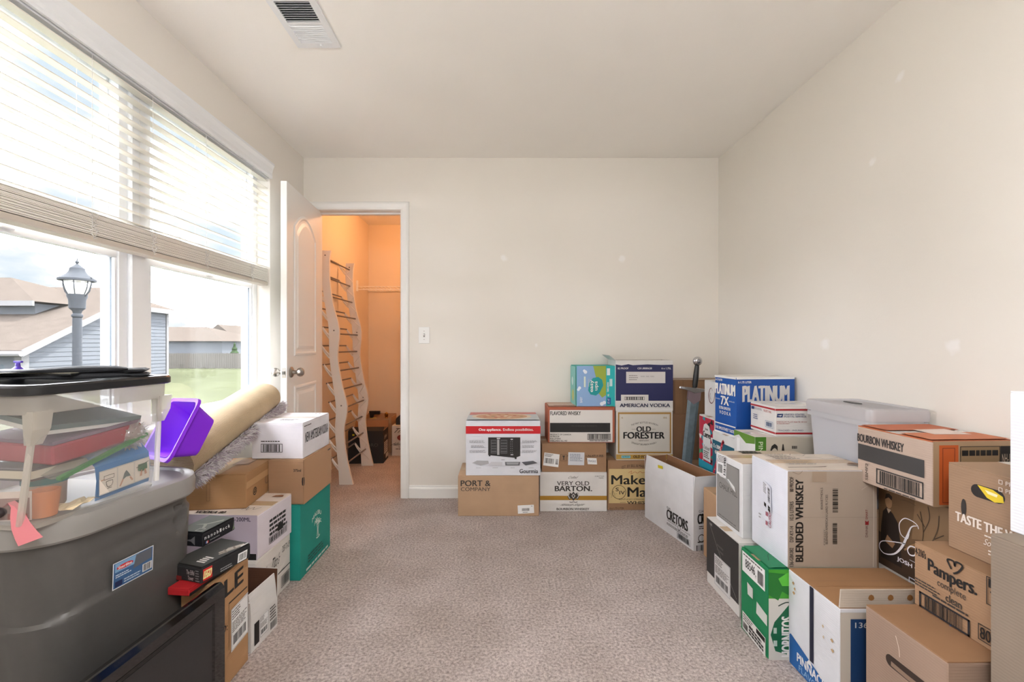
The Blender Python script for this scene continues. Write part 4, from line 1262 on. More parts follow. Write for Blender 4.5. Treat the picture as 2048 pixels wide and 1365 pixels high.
f.rect(0.0, 0.0, 1.0, 0.96, (196, 188, 178)).rect(0.09, 0.32, 0.98, 0.90, (24, 62, 110)).text('136-UNV', 0.13, 0.82, 0.46, 0.87, (214, 216, 220), bold=0.01).rect(0.11, 0.0, 0.98, 0.30, (190, 180, 168)).text('LASER', 0.26, 0.11, 0.5, 0.14, DK).lines(0.2, 0.03, 0.55, 0.2, 4, DK).bars(0.28, 0.0, 0.5, 0.03)
b.top.stroke([(0.2, 0.14), (0.24, 0.22), (0.26, 0.12), (0.3, 0.2), (0.33, 0.12)], 0.0022, DK).stroke([(0.45, 0.3), (0.5, 0.38), (0.54, 0.28), (0.58, 0.36), (0.64, 0.28), (0.68, 0.4)], 0.0018, DK).rect(0.02, 0.60, 0.98, 0.605, (120, 90, 62))
b.flap('front', 0.055, 3, card((204, 192, 178)), card((180, 140, 100)))
b.done()
fb = b.o
for k, u in enumerate((0.27, 0.44, 0.61, 0.78)):
    m = MB()
    m.add([Vector((-0.1675 + 0.335 * u + 0.009 * math.cos(a * PI / 4), -0.1210, 0.352 + 0.009 * math.sin(a * PI / 4) * (1.2 if a in (1, 2, 3) else 0.8))) for a in range(8)], [tuple(range(8))], ink((150, 104, 58)))
    m.build('glue_spot', fb)

b = Carton('wine_carton', 'white wine carton with grey panels and a torn label', (0.985, 1.828), 0.300, 0.36, 0.218, 0.310, (226, 226, 228), yaw=0.8, topboard=(206, 190, 172))
f = b.left
f.rect(0.05, 0.06, 0.90, 0.90, (92, 90, 88)).rect(0.065, 0.07, 0.885, 0.89, (140, 138, 136)).text('CHALK HILL', 0.15, 0.50, 0.83, 0.58, (60, 58, 56)).lines(0.12, 0.095, 0.8, 0.115, 1, (70, 68, 66))
f.sticker([(0.05, 0.68), (0.42, 0.70), (0.44, 0.98), (0.08, 0.98)], draw=lambda q: q.lines(0.05, 0.6, 0.95, 0.95, 5, DK).bars(0.1, 0.1, 0.6, 0.5).bars(0.72, 0.05, 0.95, 0.9, along='v', n=18))
f.poly([(0.10, 0.69), (0.42, 0.70), (0.5, 0.64), (0.78, 0.56), (0.74, 0.63), (0.52, 0.69), (0.35, 0.67), (0.2, 0.665)], (228, 228, 228))
f = b.front
f.rect(0.13, 0.06, 0.94, 0.90, (70, 68, 66)).rect(0.16, 0.075, 0.92, 0.885, (142, 140, 138))
b.top.lines(0.25, 0.70, 0.5, 0.92, 2, K, fill=0.7)
b.done()
b = Carton('whiskey_carton', 'large worn white and grey BLENDED WHISKEY carton lying across the right stack', (0.996, 1.556), 0.3155, 0.313, 0.224, 0.345, (224, 226, 236), topboard=(214, 202, 190), soft=0.004)
f = b.front
f.rect(0.003, 0.004, 0.997, 0.985, (178, 164, 150))
f.text('BLENDED WHISKEY', 0.09, 0.07, 0.175, 0.90, K, bold=0.035, rot=1).text('136-GBK082', 0.022, 0.02, 0.065, 0.21, K, rot=1, bold=0.01).text('DSP-KY-14', 0.022, 0.27, 0.065, 0.43, K, rot=1, bold=0.01).text('10.5 LITERS', 0.022, 0.49, 0.065, 0.68, K, rot=1, bold=0.01).text('80 PROOF', 0.022, 0.78, 0.065, 0.93, K, rot=1, bold=0.01)
f.bars(0.50, 0.57, 0.56, 0.81, along='v', n=30).bars(0.50, 0.25, 0.55, 0.46, along='v', n=30).text('80686BTMEXL5', 0.365, 0.6, 0.39, 0.82, (90, 84, 80), rot=1).text('BLENDED AMERICAN LAIRD FLYCIES', 0.42, 0.25, 0.445, 0.75, (90, 84, 80), rot=1).text('FZ81MT', 0.40, 0.24, 0.415, 0.40, (110, 104, 98), rot=1)
f.text('DRINK', 0.865, 0.32, 0.89, 0.44, (110, 70, 66), rot=1).text('SMART', 0.865, 0.5, 0.89, 0.60, (140, 40, 44), rot=1).poly([(0.86, 0.445), (0.9, 0.445), (0.9, 0.49), (0.88, 0.475), (0.86, 0.49)], (150, 34, 40))
f.rect(0.0, 0.52, 1.0, 0.523, (158, 146, 134)).rect(0.27, 0.88, 0.43, 0.985, (170, 152, 134)).stroke([(0.95, 0.99), (0.955, 0.6), (0.95, 0.02)], 0.003, (206, 196, 184)).stroke([(0.05, 0.98), (0.12, 0.96), (0.16, 0.99)], 0.0018, (140, 126, 112)).stroke([(0.82, 0.8), (0.9, 0.85), (0.98, 0.9)], 0.0018, (196, 186, 174))
f = b.left
f.text('CAUTION!', 0.55, 0.30, 0.61, 0.50, (150, 40, 60), rot=1, bold=0.01).lines(0.46, 0.28, 0.53, 0.48, 2, (150, 60, 80)).sticker([(0.40, 0.50), (0.62, 0.46), (0.60, 0.74), (0.38, 0.78)], c=(216, 218, 228), draw=lambda q: q.lines(0.05, 0.55, 0.45, 0.95, 6, DK).bars(0.62, 0.35, 0.9, 0.9, along='v').rect(0.1, 0.03, 0.38, 0.18, K).rect(0.6, 0.0, 0.9, 0.2, K))
f.rect(0.0, 0.5, 1, 0.502, (204, 206, 214)).lines(0.27, 0.33, 0.34, 0.4, 2, (150, 146, 150))
t_ = b.top
t_.lines(0.12, 0.55, 0.42, 0.92, 5, DK, fill=0.35).lines(0.12, 0.2, 0.5, 0.4, 3, DK, fill=0.3).stroke([(0.40, 0.8), (0.46, 0.9), (0.52, 0.75), (0.62, 0.85), (0.7, 0.78)], 0.002, DK).stroke([(0.5, 0.62), (0.62, 0.66), (0.72, 0.56), (0.9, 0.62)], 0.002, DK)
t_.poly([(0.02, 0.02), (0.45, 0.05), (0.50, 0.10), (0.3, 0.06), (0.03, 0.05)], (92, 70, 54)).poly([(0.78, 0.22), (0.98, 0.16), (0.98, 0.24), (0.86, 0.30)], (120, 88, 62))
b.done()

# tall boxes nearest the camera on the right
b = Carton('moving_carton', 'plain tan carton with a hand slot and a blue-edged barcode label on top', (1.02, 1.02), 0, 0.50, 0.228, 0.370, (160, 135, 118), topboard=(152, 114, 82), yaw=0.5, seam='y')
f = b.left
f.poly([(0.58 + (0.22 if math.cos(2 * PI * k / 20) > 0 else -0.22) + 0.07 * math.cos(2 * PI * k / 20), 0.725 + 0.042 * math.sin(2 * PI * k / 20)) for k in range(20)], (52, 38, 30)).stroke([(0.36, 0.71), (0.58, 0.705), (0.82, 0.71)], 0.012, (140, 116, 98)).stroke([(0.42, 0.93), (0.46, 0.86), (0.47, 0.80)], 0.002, (214, 196, 178))
b.top.poly([(0.30, 0.62), (0.44, 0.44), (0.62, 0.80), (0.46, 0.96)], (226, 226, 228), 'label').poly([(0.30, 0.62), (0.27, 0.56), (0.42, 0.38), (0.44, 0.44)], (88, 128, 190), 'label')
b.top.bars(0.37, 0.62, 0.48, 0.76, n=16)
b.done()
b = Carton('wipes_carton', 'brown baby-wipes carton with heart logo on the tan slotted carton', (1.158, 1.000), 0.370, 0.38, 0.252, 0.176, (158, 124, 94), seam='y')
f = b.left
f.text("4-216's", 0.02, 0.80, 0.14, 0.92, K, bold=0.01).text('Pampers.', 0.17, 0.60, 0.66, 0.84, K, bold=0.02, arc=-0.10).text('complete', 0.27, 0.47, 0.56, 0.60, DK, bold=0.0).text('clean', 0.36, 0.34, 0.52, 0.45, DK, bold=0.01).lines(0.22, 0.28, 0.66, 0.34, 1, DK).lines(0.02, 0.32, 0.30, 0.45, 3, DK)
f.stroke([(0.42, 0.85), (0.38, 0.96), (0.44, 0.98), (0.455, 0.92), (0.47, 0.99), (0.53, 0.97), (0.49, 0.86), (0.44, 0.80)], 0.0045, K)
f.frame(0.07, 0.02, 0.60, 0.26, 0.005, (30, 30, 36)).bars(0.13, 0.05, 0.53, 0.23, n=44).frame(0.75, 0.62, 1.0, 1.0, 0.002, K).rect(0.77, 0.86, 1.0, 0.98, K).text('370', 0.82, 0.89, 0.96, 0.96, BROWN).text('754', 0.79, 0.66, 0.97, 0.82, K, bold=0.02).frame(0.68, 0.08, 1.0, 0.30, 0.002, K).text('807414', 0.70, 0.11, 0.99, 0.27, K, bold=0.01)
b.top.lines(0.2, 0.2, 0.45, 0.6, 2, DK).text('Q', 0.25, 0.03, 0.4, 0.12, DK)
b.done()
b = Carton('produce_carton', 'brown produce carton with oval hand holes showing something yellow inside', (1.221, 0.995), 0.546, 0.32, 0.225, 0.231, (158, 128, 102), seam='y', tape='white')
f = b.left
f.poly([(0.445 + (0.10 if math.cos(2 * PI * k / 18) > 0 else -0.10) + 0.075 * math.cos(2 * PI * k / 18), 0.765 + 0.072 * math.sin(2 * PI * k / 18)) for k in range(18)], (34, 28, 26)).poly([(0.34, 0.83), (0.50, 0.825), (0.60, 0.78), (0.61, 0.72), (0.52, 0.695), (0.44, 0.72)], (222, 194, 40)).poly([(0.42, 0.80), (0.55, 0.785), (0.54, 0.755), (0.45, 0.765)], (244, 234, 190))
f.poly([(0.19 + 0.03 * math.cos(2 * PI * k / 14), 0.525 + 0.10 * math.sin(2 * PI * k / 14)) for k in range(14)], (44, 38, 36))
LT = (226, 214, 204)
f.text('TASTE THE WOW', 0.10, 0.345, 0.92, 0.45, LT, bold=0.03).frame(0.56, 0.91, 0.60, 0.955, 0.0015, LT).frame(0.56, 0.83, 0.60, 0.875, 0.0015, LT).text('PRODUCE', 0.63, 0.91, 0.92, 0.955, LT).text('PRODUCT', 0.63, 0.83, 0.92, 0.875, LT).text('Sonoma', 0.42, 0.20, 0.66, 0.27, LT, shear=0.1).lines(0.42, 0.285, 0.60, 0.32, 1, LT).lines(0.46, 0.10, 0.62, 0.17, 2, LT)
b.done()
b = Carton('tall_carton', 'tall plain beige carton nearest the camera at the right edge', (1.082, 0.56), 0, 0.44, 0.428, 0.680, (138, 123, 108), seam='y')
b.top.rect(0.0, 0.0, 1.0, 0.3, (158, 138, 116))
b.done()
b = Carton('spirits_carton', 'white carton with a yellow and green framed panel on the tall beige carton', (1.139, 0.70), 0.680, 0.34, 0.30, 0.314, (232, 234, 240), yaw=0, tape='white')
f = b.left
f.text('80 PROOF', 0.17, 0.84, 0.62, 0.90, (40, 44, 60), bold=0.01).rect(0.12, 0.22 + 0.18, 0.95, 0.72, (170, 130, 80)).rect(0.15, 0.42, 0.92, 0.70, (60, 100, 60)).rect(0.19, 0.45, 0.88, 0.67, (238, 206, 20))
b.done()

# stack against the right wall
Carton('shipping_carton', 'hidden brown carton on the floor under the sepia portrait carton', (1.35, 1.335), 0, 0.19, 0.25, 0.300, BROWN2, group=HID).done()
b = Carton('wine_carton', 'sepia wine carton with a seated man and white script', (1.347, 1.335), 0.300, 0.195, 0.257, 0.318, (92, 70, 50))
f = b.left
f.rect(0, 0.0, 1, 0.06, (206, 200, 192)).rect(0, 0.06, 1, 1.0, (112, 86, 60)).poly([(0.0, 0.06), (1, 0.06), (1, 0.35), (0.6, 0.42), (0.3, 0.36), (0, 0.42)], (66, 48, 34)).poly([(0.5, 0.5), (1, 0.62), (1, 0.95), (0.55, 0.98)], (134, 106, 76))
f.poly([(0.03, 0.14), (0.04, 0.49), (0.07, 0.66), (0.13, 0.72), (0.22, 0.68), (0.30, 0.60), (0.34, 0.40), (0.36, 0.14)], (40, 30, 24)).disc(0.16, 0.785, 0.055, (158, 122, 90), n=14, rv=0.07).poly([(0.105, 0.805), (0.12, 0.865), (0.17, 0.88), (0.215, 0.855), (0.21, 0.815), (0.16, 0.835)], (46, 34, 26)).poly([(0.13, 0.71), (0.16, 0.66), (0.2, 0.71)], (180, 160, 140)).poly([(0.10, 0.34), (0.22, 0.30), (0.26, 0.36), (0.14, 0.42)], (150, 114, 84))
for pts in ([(0.62, 0.42), (0.66, 0.62), (0.62, 0.82)], [(0.66, 0.62), (0.74, 0.78), (0.72, 0.9)], [(0.68, 0.68), (0.58, 0.78)], [(0.74, 0.5), (0.84, 0.7), (0.86, 0.85)], [(0.8, 0.6), (0.92, 0.68)]):
    f.stroke(pts, 0.003, (70, 54, 38))
f.stroke([(0.4, 0.35), (0.6, 0.48), (0.85, 0.45), (0.95, 0.36)], 0.006, (150, 116, 78))
f.stroke([(0.36, 0.90), (0.44, 0.92), (0.5, 0.9)], 0.001, (60, 46, 34)).stroke([(0.34, 0.86), (0.45, 0.875), (0.56, 0.86)], 0.001, (60, 46, 34))
W_ = (240, 238, 244)
f.stroke([(0.60, 0.635), (0.58, 0.67), (0.50, 0.69), (0.40, 0.68), (0.33, 0.60), (0.35, 0.50), (0.44, 0.48), (0.47, 0.54)], 0.003, W_).stroke([(0.58, 0.66), (0.50, 0.62), (0.44, 0.50), (0.36, 0.36), (0.25, 0.25), (0.10, 0.20), (0.02, 0.24), (0.06, 0.32), (0.25, 0.38), (0.42, 0.42)], [0.002, 0.004, 0.008, 0.008, 0.005, 0.003, 0.003, 0.003, 0.003, 0.003], W_)
f.stroke([(0.56, 0.43), (0.49, 0.42), (0.45, 0.37), (0.48, 0.33), (0.55, 0.35), (0.57, 0.42), (0.61, 0.42), (0.66, 0.41), (0.70, 0.43), (0.74, 0.37), (0.70, 0.33), (0.66, 0.345)], 0.0042, W_).stroke([(0.74, 0.36), (0.86, 0.5), (0.98, 0.62), (0.99, 0.66)], 0.005, W_).stroke([(0.76, 0.36), (0.86, 0.44), (0.90, 0.40), (0.88, 0.34), (0.94, 0.34)], 0.0045, W_)
f.text('JOSH CELLARS', 0.30, 0.19, 0.92, 0.245, W_, bold=0.02).rect(0.48, 0.275, 0.82, 0.279, W_).frame(0.47, 0.0, 0.8, 0.10, 0.003, (230, 230, 240))
b.done()
b = Carton('bourbon_carton', 'tan BOURBON WHISKEY carton with orange top and barcode on the sepia carton', (1.272, 1.316), 0.618, 0.262, 0.262, 0.194, (190, 169, 154), yaw=3.0, topboard=(186, 104, 66), tape='white')
f = b.left
f.text('BOURBON WHISKEY', 0.005, 0.72, 0.66, 0.86, (50, 46, 46), bold=0.02).rect(0.015, 0.40, 0.91, 0.68, (62, 60, 60)).frame(0.29, 0.065, 0.90, 0.33, 0.004, (50, 48, 48)).bars(0.34, 0.09, 0.86, 0.30, n=44).lines(0.4, 0.01, 0.85, 0.045, 1, DK).text('SBMF2', 0.13, 0.06, 0.17, 0.36, DK, rot=1)
f = b.front
f.rect(0.0, 0.0, 1, 1, (170, 142, 112)).rect(0.07, 0.03, 0.30, 0.94, (196, 92, 40)).frame(0.11, 0.06, 0.26, 0.9, 0.002, (120, 52, 26)).rect(0.32, 0.6, 0.8, 0.92, (150, 124, 92)).frame(0.32, 0.4, 0.8, 0.92, 0.002, K).text('17095', 0.45, 0.45, 0.7, 0.62, K, bold=0.02).lines(0.34, 0.74, 0.78, 0.88, 1, K, fill=0.6).rect(0.8, 0.55, 1.0, 0.92, K).text('NH-1424', 0.82, 0.66, 0.99, 0.80, (206, 190, 170)).text('15s', 0.34, 0.42, 0.43, 0.52, K)
t_ = b.top
t_.rect(0.02, 0.03, 0.98, 0.42, (190, 108, 68)).rect(0.02, 0.58, 0.98, 0.97, (184, 100, 66)).frame(0.05, 0.06, 0.95, 0.39, 0.002, (214, 150, 110)).frame(0.05, 0.62, 0.95, 0.94, 0.002, (214, 150, 110)).poly([(0.35, 0.3), (0.8, 0.28), (0.82, 0.62), (0.38, 0.6)], (214, 196, 186), 'label')
b.done()

# clear file bin
Carton('shipping_carton', 'hidden carton on the floor under the frosted file bin', (1.322, 1.60), 0, 0.21, 0.33, 0.50, TAN, group=HID).done()
bn = thing('file_bin', 'frosted clear plastic file bin with lid against the right wall', 'storage bin', (1.425, 1.762, 0.50))
M_FROST = clear_mat('frosted_plastic', (236, 236, 240), 0.72, 0.3, 0.05)
M_FROST2 = clear_mat('lid_plastic', (232, 230, 234), 0.80, 0.3, 0.06)
m = MB()
m.loft([rrect(0.175, 0.285, 0.02, 0.0), rrect(0.18, 0.29, 0.02, 0.01), rrect(0.205, 0.325, 0.02, 0.325)], M_FROST, False)
m.loft([rrect(0.201, 0.321, 0.02, 0.325), rrect(0.176, 0.286, 0.018, 0.012)], M_FROST, False)
m.f.append(tuple(range(24)))
m.m.append(0)
m.build('bin_body', bn, smooth=True)
m = MB()
m.loft([rrect(0.212, 0.332, 0.02, 0.30), rrect(0.222, 0.342, 0.022, 0.30), rrect(0.222, 0.342, 0.022, 0.318)], M_FROST, False)
m.build('rim', bn, smooth=True)
m = MB()
m.loft([rrect(0.228, 0.348, 0.024, 0.322), rrect(0.230, 0.350, 0.024, 0.35), rrect(0.222, 0.342, 0.022, 0.364), rrect(0.18, 0.30, 0.02, 0.366), rrect(0.175, 0.295, 0.02, 0.360), rrect(0.02, 0.10, 0.005, 0.360)], M_FROST2, False)
m.f.append(tuple(24 * 5 + k for k in range(24)))
m.m.append(0)
m.build('bin_lid', bn, smooth=True)
hd = MB().lathe([(0.045, 0.0), (0.045, 0.002)], (0, 0.05, 0.362), M_BLACK, 16).build('lid_handle', bn)
hd.scale = (0.35, 1, 1)
for k, c_ in enumerate([(70, 84, 120), (150, 90, 80), (196, 190, 180), (92, 60, 60), (60, 100, 120), (200, 170, 120), (110, 110, 116)]):
    fo = thing('file_folder', ['dark blue', 'brick red', 'cream', 'maroon', 'teal blue', 'yellow tan', 'grey'][k] + ' folder standing inside the frosted file bin', 'folder', (1.355 + k * 0.022, 1.765, 0.515), 0)
    MB().box(-0.007, -0.12, 0, 0.007, 0.12, 0.24 + 0.008 * (k % 3), mat('folder_%d' % k, c_, 0.6)).build('cover', fo, bevel=0.001)
    MB().box(-0.005, -0.118, 0.02, 0.005, -0.1205, 0.23, M_WHITE).build('pages', fo)
pp = MB()
pp.box(1.333, 1.63, 0.515, 1.337, 1.90, 0.80, mat('white_sheet', (240, 240, 244), 0.7))
tag(pp.build('paper_sheet'), 'large white sheet lining the aisle side of the frosted file bin', 'paper')

# middle group against the right wall
b = Carton('wine_carton', 'white and green pinot carton with beige front under the postal box', (1.165, 2.052), 0.355, 0.375, 0.185, 0.317, (226, 226, 226), topboard=(214, 206, 200), tape='white')
f = b.front
f.rect(0, 0, 0.135, 1, (66, 120, 34)).text('PINOT NOIR', 0.04, 0.30, 0.095, 0.93, (214, 226, 200), rot=3).rect(0.135, 0, 1, 1, (190, 182, 168)).text('CA', 0.17, 0.44, 0.40, 0.90, K).rect(0.9, 0.0, 1.0, 1.0, (120, 130, 80)).lines(0.45, 0.62, 0.52, 0.9, 3, DK)
b.left.poly([(0.0, 0.9), (0.25, 0.95), (0.6, 0.86), (1.0, 0.9), (1, 1), (0, 1)], (96, 140, 50)).rect(0.15, 0.0, 0.3, 0.9, (236, 236, 238))
b.done()
b = Carton('mail_carton', 'white red-striped postal box on the green-edged pinot carton', (1.263, 2.06), 0.672, 0.277, 0.205, 0.140, (226, 224, 222), tape='white', topboard=(218, 214, 212))
R_ = (168, 40, 48)
NB = (34, 58, 112)
for f, k in ((b.front, 0), (b.left, 1)):
    f.rect(0, 0.86, 1, 0.92, R_).rect(0, 0.08, 1, 0.14, R_)
f = b.front
f.poly([(0.02, 0.64), (0.115, 0.64), (0.13, 0.76), (0.03, 0.76)], NB).poly([(0.03, 0.70), (0.11, 0.72), (0.09, 0.67)], WHITE).text('UNITED STATES', 0.145, 0.71, 0.48, 0.765, NB, bold=0.01).text('POSTAL SERVICE.', 0.145, 0.64, 0.52, 0.695, NB, bold=0.01).rect(0.555, 0.64, 0.558, 0.77, DK).text('PRIORITY', 0.60, 0.71, 0.93, 0.77, R_, bold=0.03).text('MAIL', 0.68, 0.64, 0.85, 0.695, R_, bold=0.03).text('MEDIUM FLAT RATE BOX', 0.02, 0.47, 0.52, 0.51, R_).lines(0.02, 0.42, 0.3, 0.45, 1, R_).text('TRACKED - INSURED', 0.03, 0.19, 0.46, 0.235, NB)
f = b.left
f.poly([(0.06, 0.74), (0.17, 0.74), (0.19, 0.84), (0.07, 0.84)], NB).text('UNITED STATES POSTAL', 0.2, 0.75, 0.5, 0.82, NB).text('PRIORITY MAIL', 0.58, 0.74, 0.88, 0.82, R_).frame(0.64, 0.24, 0.94, 0.46, 0.0015, (90, 130, 170)).bars(0.68, 0.28, 0.9, 0.42, (60, 90, 130), n=16).lines(0.15, 0.4, 0.35, 0.6, 3, NB)
b.done()
b = Carton('tequila_carton', 'white and teal 12 x 200ml carton under the blue vodka carton', (1.178, 2.25), 0.355, 0.36, 0.245, 0.262, (222, 222, 222))
f = b.left
f.rect(0.0, 0.0, 0.96, 0.82, (20, 92, 116)).stroke([(0.05, 0.1), (0.45, 0.8), (0.5, 0.82)], 0.02, (170, 40, 56)).text('12 x 200ML', 0.05, 0.66, 0.4, 0.74, WHITE, bold=0.02).text('40 PROOF', 0.12, 0.54, 0.4, 0.62, WHITE, bold=0.02)
for k in range(5):
    f.disc(0.12 + 0.08 * k, 0.2 + 0.14 * k, 0.012, WHITE, n=8)
b.done()
b = Carton('vodka_carton', 'bright blue vodka carton with silver lettering high by the right wall', (1.2095, 2.302), 0.617, 0.325, 0.19, 0.312, (18, 84, 168), yaw=6.0, topboard=(222, 218, 214), tape='white')
f = b.front
BL = (18, 76, 158)
f.rect(0, 0.0, 1, 0.97, BL).rect(0, 0.965, 1, 1, (226, 226, 226)).text('6-1.75 LITER', 0.03, 0.90, 0.255, 0.935, WHITE, bold=0.02).text('PLATINUM', 0.11, 0.59, 0.90, 0.855, (206, 204, 204), bold=0.03).text('7X', 0.40, 0.36, 0.6, 0.55, WHITE, bold=0.03).rect(0.38, 0.565, 0.65, 0.575, (190, 200, 214))
f = b.left
f.rect(0, 0.965, 1, 1, (226, 226, 226)).text('6-1.75 LITER', 0.05, 0.91, 0.38, 0.945, WHITE, bold=0.02).text('PLATINUM', 0.04, 0.68, 0.96, 0.865, WHITE, bold=0.035).text('7X', 0.32, 0.50, 0.68, 0.65, WHITE, bold=0.04).text('FINISH', 0.07, 0.58, 0.28, 0.60, WHITE).text('DISTILLED', 0.70, 0.57, 0.95, 0.59, WHITE).text('EXTRA SMOOTH', 0.24, 0.42, 0.76, 0.47, WHITE, bold=0.02).text('V O D K A', 0.26, 0.335, 0.78, 0.395, WHITE, bold=0.02).rect(0, 0.155, 1, 0.175, WHITE).text('THE SMOOTHEST TASTE', 0.06, 0.06, 0.95, 0.11, WHITE, bold=0.02).rect(0, 0, 1, 0.03, (226, 226, 226))
b.done()
b = Carton('tequila_carton', 'red and teal floral tequila carton behind the white and teal carton', (1.20, 2.515), 0.355, 0.30, 0.20, 0.32, (220, 218, 216))
f = b.left
f.rect(0.03, 0.02, 0.97, 0.98, (190, 36, 66))
rnd = random.Random(4)
for k in range(26):
    u, v = rnd.random() * 0.9 + 0.05, rnd.random() * 0.92 + 0.04
    c_ = rnd.choice([(22, 132, 112), (28, 150, 170), (20, 22, 28), (232, 224, 222), (206, 60, 90), (60, 168, 120)])
    a0 = rnd.random() * 6
    f.poly([(min(0.97, max(0.03, u + 0.11 * math.cos(a0 + k2) * (1 if k2 % 2 else 0.6))), min(0.98, max(0.02, v + 0.06 * math.sin(a0 + k2) * (1 if k2 % 2 else 0.6)))) for k2 in (0, 1, 2, 3, 4, 5)], c_)
f.poly([(0.3, 0.2), (0.3, 0.72), (0.36, 0.84), (0.5, 0.88), (0.7, 0.84), (0.78, 0.72), (0.78, 0.2)], (226, 226, 226)).text('Jose', 0.42, 0.74, 0.62, 0.80, K, bold=0.02).text('Cuervo', 0.32, 0.62, 0.78, 0.73, K, bold=0.03).text('Tradicional', 0.34, 0.40, 0.74, 0.47, DK, shear=0.2).lines(0.36, 0.24, 0.72, 0.38, 4, DK).rect(0.03, 0.02, 0.97, 0.17, (30, 150, 176))
b.done()
b = Carton('liquor_carton', 'white carton with a dark red swirl behind the blue vodka carton', (1.228, 2.515), 0.675, 0.29, 0.19, 0.21, (224, 224, 224), tape='white')
f = b.left
f.stroke([(0.55, 0.72), (0.47, 0.80), (0.36, 0.74), (0.30, 0.58), (0.36, 0.42), (0.50, 0.38), (0.64, 0.48), (0.70, 0.64), (0.72, 0.76)], [0.002, 0.003, 0.006, 0.008, 0.007, 0.005, 0.004, 0.006, 0.003], (96, 36, 40)).stroke([(0.42, 0.66), (0.38, 0.56), (0.44, 0.48)], 0.003, (96, 36, 40)).disc(0.74, 0.78, 0.04, (96, 36, 40), n=10)
b.done()

# ================================================================== LEFT SIDE
b = Carton('rum_carton', 'teal carton with white palm emblem on the floor near the closet door', (-0.940, 2.067), 0, 0.36, 0.36, 0.352, (22, 144, 132), anchor='fr')
f = b.right
WT = (206, 226, 220)
f.text('MALIBU', 0.36, 0.62, 0.66, 0.68, WT, bold=0.02, arc=0.9)
f.stroke([(0.52, 0.36), (0.53, 0.48), (0.50, 0.58)], 0.006, WT).stroke([(0.56, 0.36), (0.55, 0.46), (0.58, 0.54)], 0.006, WT)
for (cx, cy) in ((0.50, 0.58), (0.58, 0.54)):
    for a in (20, 70, 120, 165, 200, 340):
        r_ = math.radians(a)
        f.stroke([(cx, cy), (cx + 0.05 * math.cos(r_), cy + 0.045 * math.sin(r_) + 0.015), (cx + 0.085 * math.cos(r_), cy + 0.06 * math.sin(r_) - 0.01)], [0.006, 0.005, 0.001], WT, sub=4)
f.stroke([(0.48, 0.355), (0.54, 0.345), (0.6, 0.36)], 0.005, WT).lines(0.22, 0.12, 0.80, 0.24, 3, (20, 60, 60), fill=0.4).lines(0.16, 0.03, 0.9, 0.08, 1, WT, fill=0.6)
b.front.text('MALIBU', 0.2, 0.5, 0.7, 0.6, WT, bold=0.02)
b.done()
b = Carton('liquor_carton', 'brown 375ml carton sandwiched between the teal and white cartons', (-0.928, 2.076), 0.352, 0.165, 0.342, 0.207, BROWN2, anchor='fr', yaw=0.5)
b.front.text('375ml', 0.72, 0.74, 0.93, 0.80, K, bold=0.02).poly([(0.995, 0.42), (0.96, 0.44), (0.95, 0.52), (0.96, 0.6), (0.995, 0.62)], (34, 26, 22))
b.right.rect(0.0, 0.0, 1, 1, (178, 138, 102)).lines(0.85, 0.86, 0.97, 0.94, 1, DK).poly([(0.0, 0.42), (0.02, 0.44), (0.025, 0.52), (0.02, 0.6), (0.0, 0.62)], (34, 26, 22))
b.done()
b = Carton('vodka_carton', 'white vodka carton topping the stack by the closet door', (-0.941, 2.10), 0.559, 0.242, 0.315, 0.170, (228, 226, 232), anchor='fr', tape='white')
b.right.text('NEW AMSTERDAM VODKA', 0.07, 0.42, 0.95, 0.70, (40, 40, 42), bold=0.005).lines(0.03, 0.86, 0.3, 0.92, 1, DK)
b.front.lines(0.18, 0.46, 0.55, 0.52, 1, DK).frame(0.18, 0.18, 0.60, 0.42, 0.0025, K).bars(0.22, 0.2, 0.55, 0.40, n=20)
b.top.lines(0.4, 0.2, 0.75, 0.32, 2, DK).stroke([(0.72, 0.86), (0.76, 0.9), (0.8, 0.82)], 0.003, K).stroke([(0.82, 0.8), (0.85, 0.9), (0.88, 0.82)], 0.003, K)
b.done()
b = Carton('liquor_carton', 'white carton with black corner stripe standing on the floor behind the open carton', (-0.981, 1.772), 0, 0.38, 0.283, 0.232, (226, 220, 214), anchor='fr')
f = b.right
f.text('DSP-TX-LP', 0.74, 0.74, 0.98, 0.86, K).text("Tito's", 0.42, 0.60, 0.66, 0.80, K, shear=0.3).disc(0.52, 0.52, 0.045, (150, 70, 40)).rect(0.02, 0.62, 0.10, 0.78, (214, 110, 40)).text('12-375ML', 0.12, 0.66, 0.30, 0.76, K).rect(0.0, 0.40, 1.0, 0.42, K).frame(0.70, 0.08, 0.97, 0.30, 0.002, K).bars(0.72, 0.1, 0.95, 0.28)
b.done()
b = Carton('liquor_carton', 'white 48-200ML carton with handwriting under the brown taped carton', (-0.985, 1.788), 0.232, 0.385, 0.266, 0.180, (224, 216, 224), anchor='fr', yaw=-2.5, topboard=(224, 210, 198))
f = b.right
f.lines(0.32, 0.30, 0.85, 0.72, 4, K, fill=0.6, rag=0.1).frame(0.30, 0.14, 0.84, 0.30, 0.0015, K).bars(0.32, 0.16, 0.82, 0.28).rect(0.55, 0.3, 0.72, 0.46, K)
f = b.front
f.rect(0, 0, 1, 1, (198, 186, 200)).text('48-200ML', 0.70, 0.86, 0.93, 0.95, (40, 30, 60), bold=0.01).rect(0.80, 0.0, 0.99, 0.14, K)
t_ = b.top
t_.text('VODKA 80', 0.30, 0.03, 0.62, 0.12, K, bold=0.03).stroke([(0.74, 0.2), (0.78, 0.3), (0.8, 0.18), (0.84, 0.3), (0.87, 0.2), (0.92, 0.3)], 0.002, K).poly([(0.84, 0.78), (0.97, 0.8), (0.95, 0.88), (0.86, 0.86)], (150, 100, 66))
b.done()
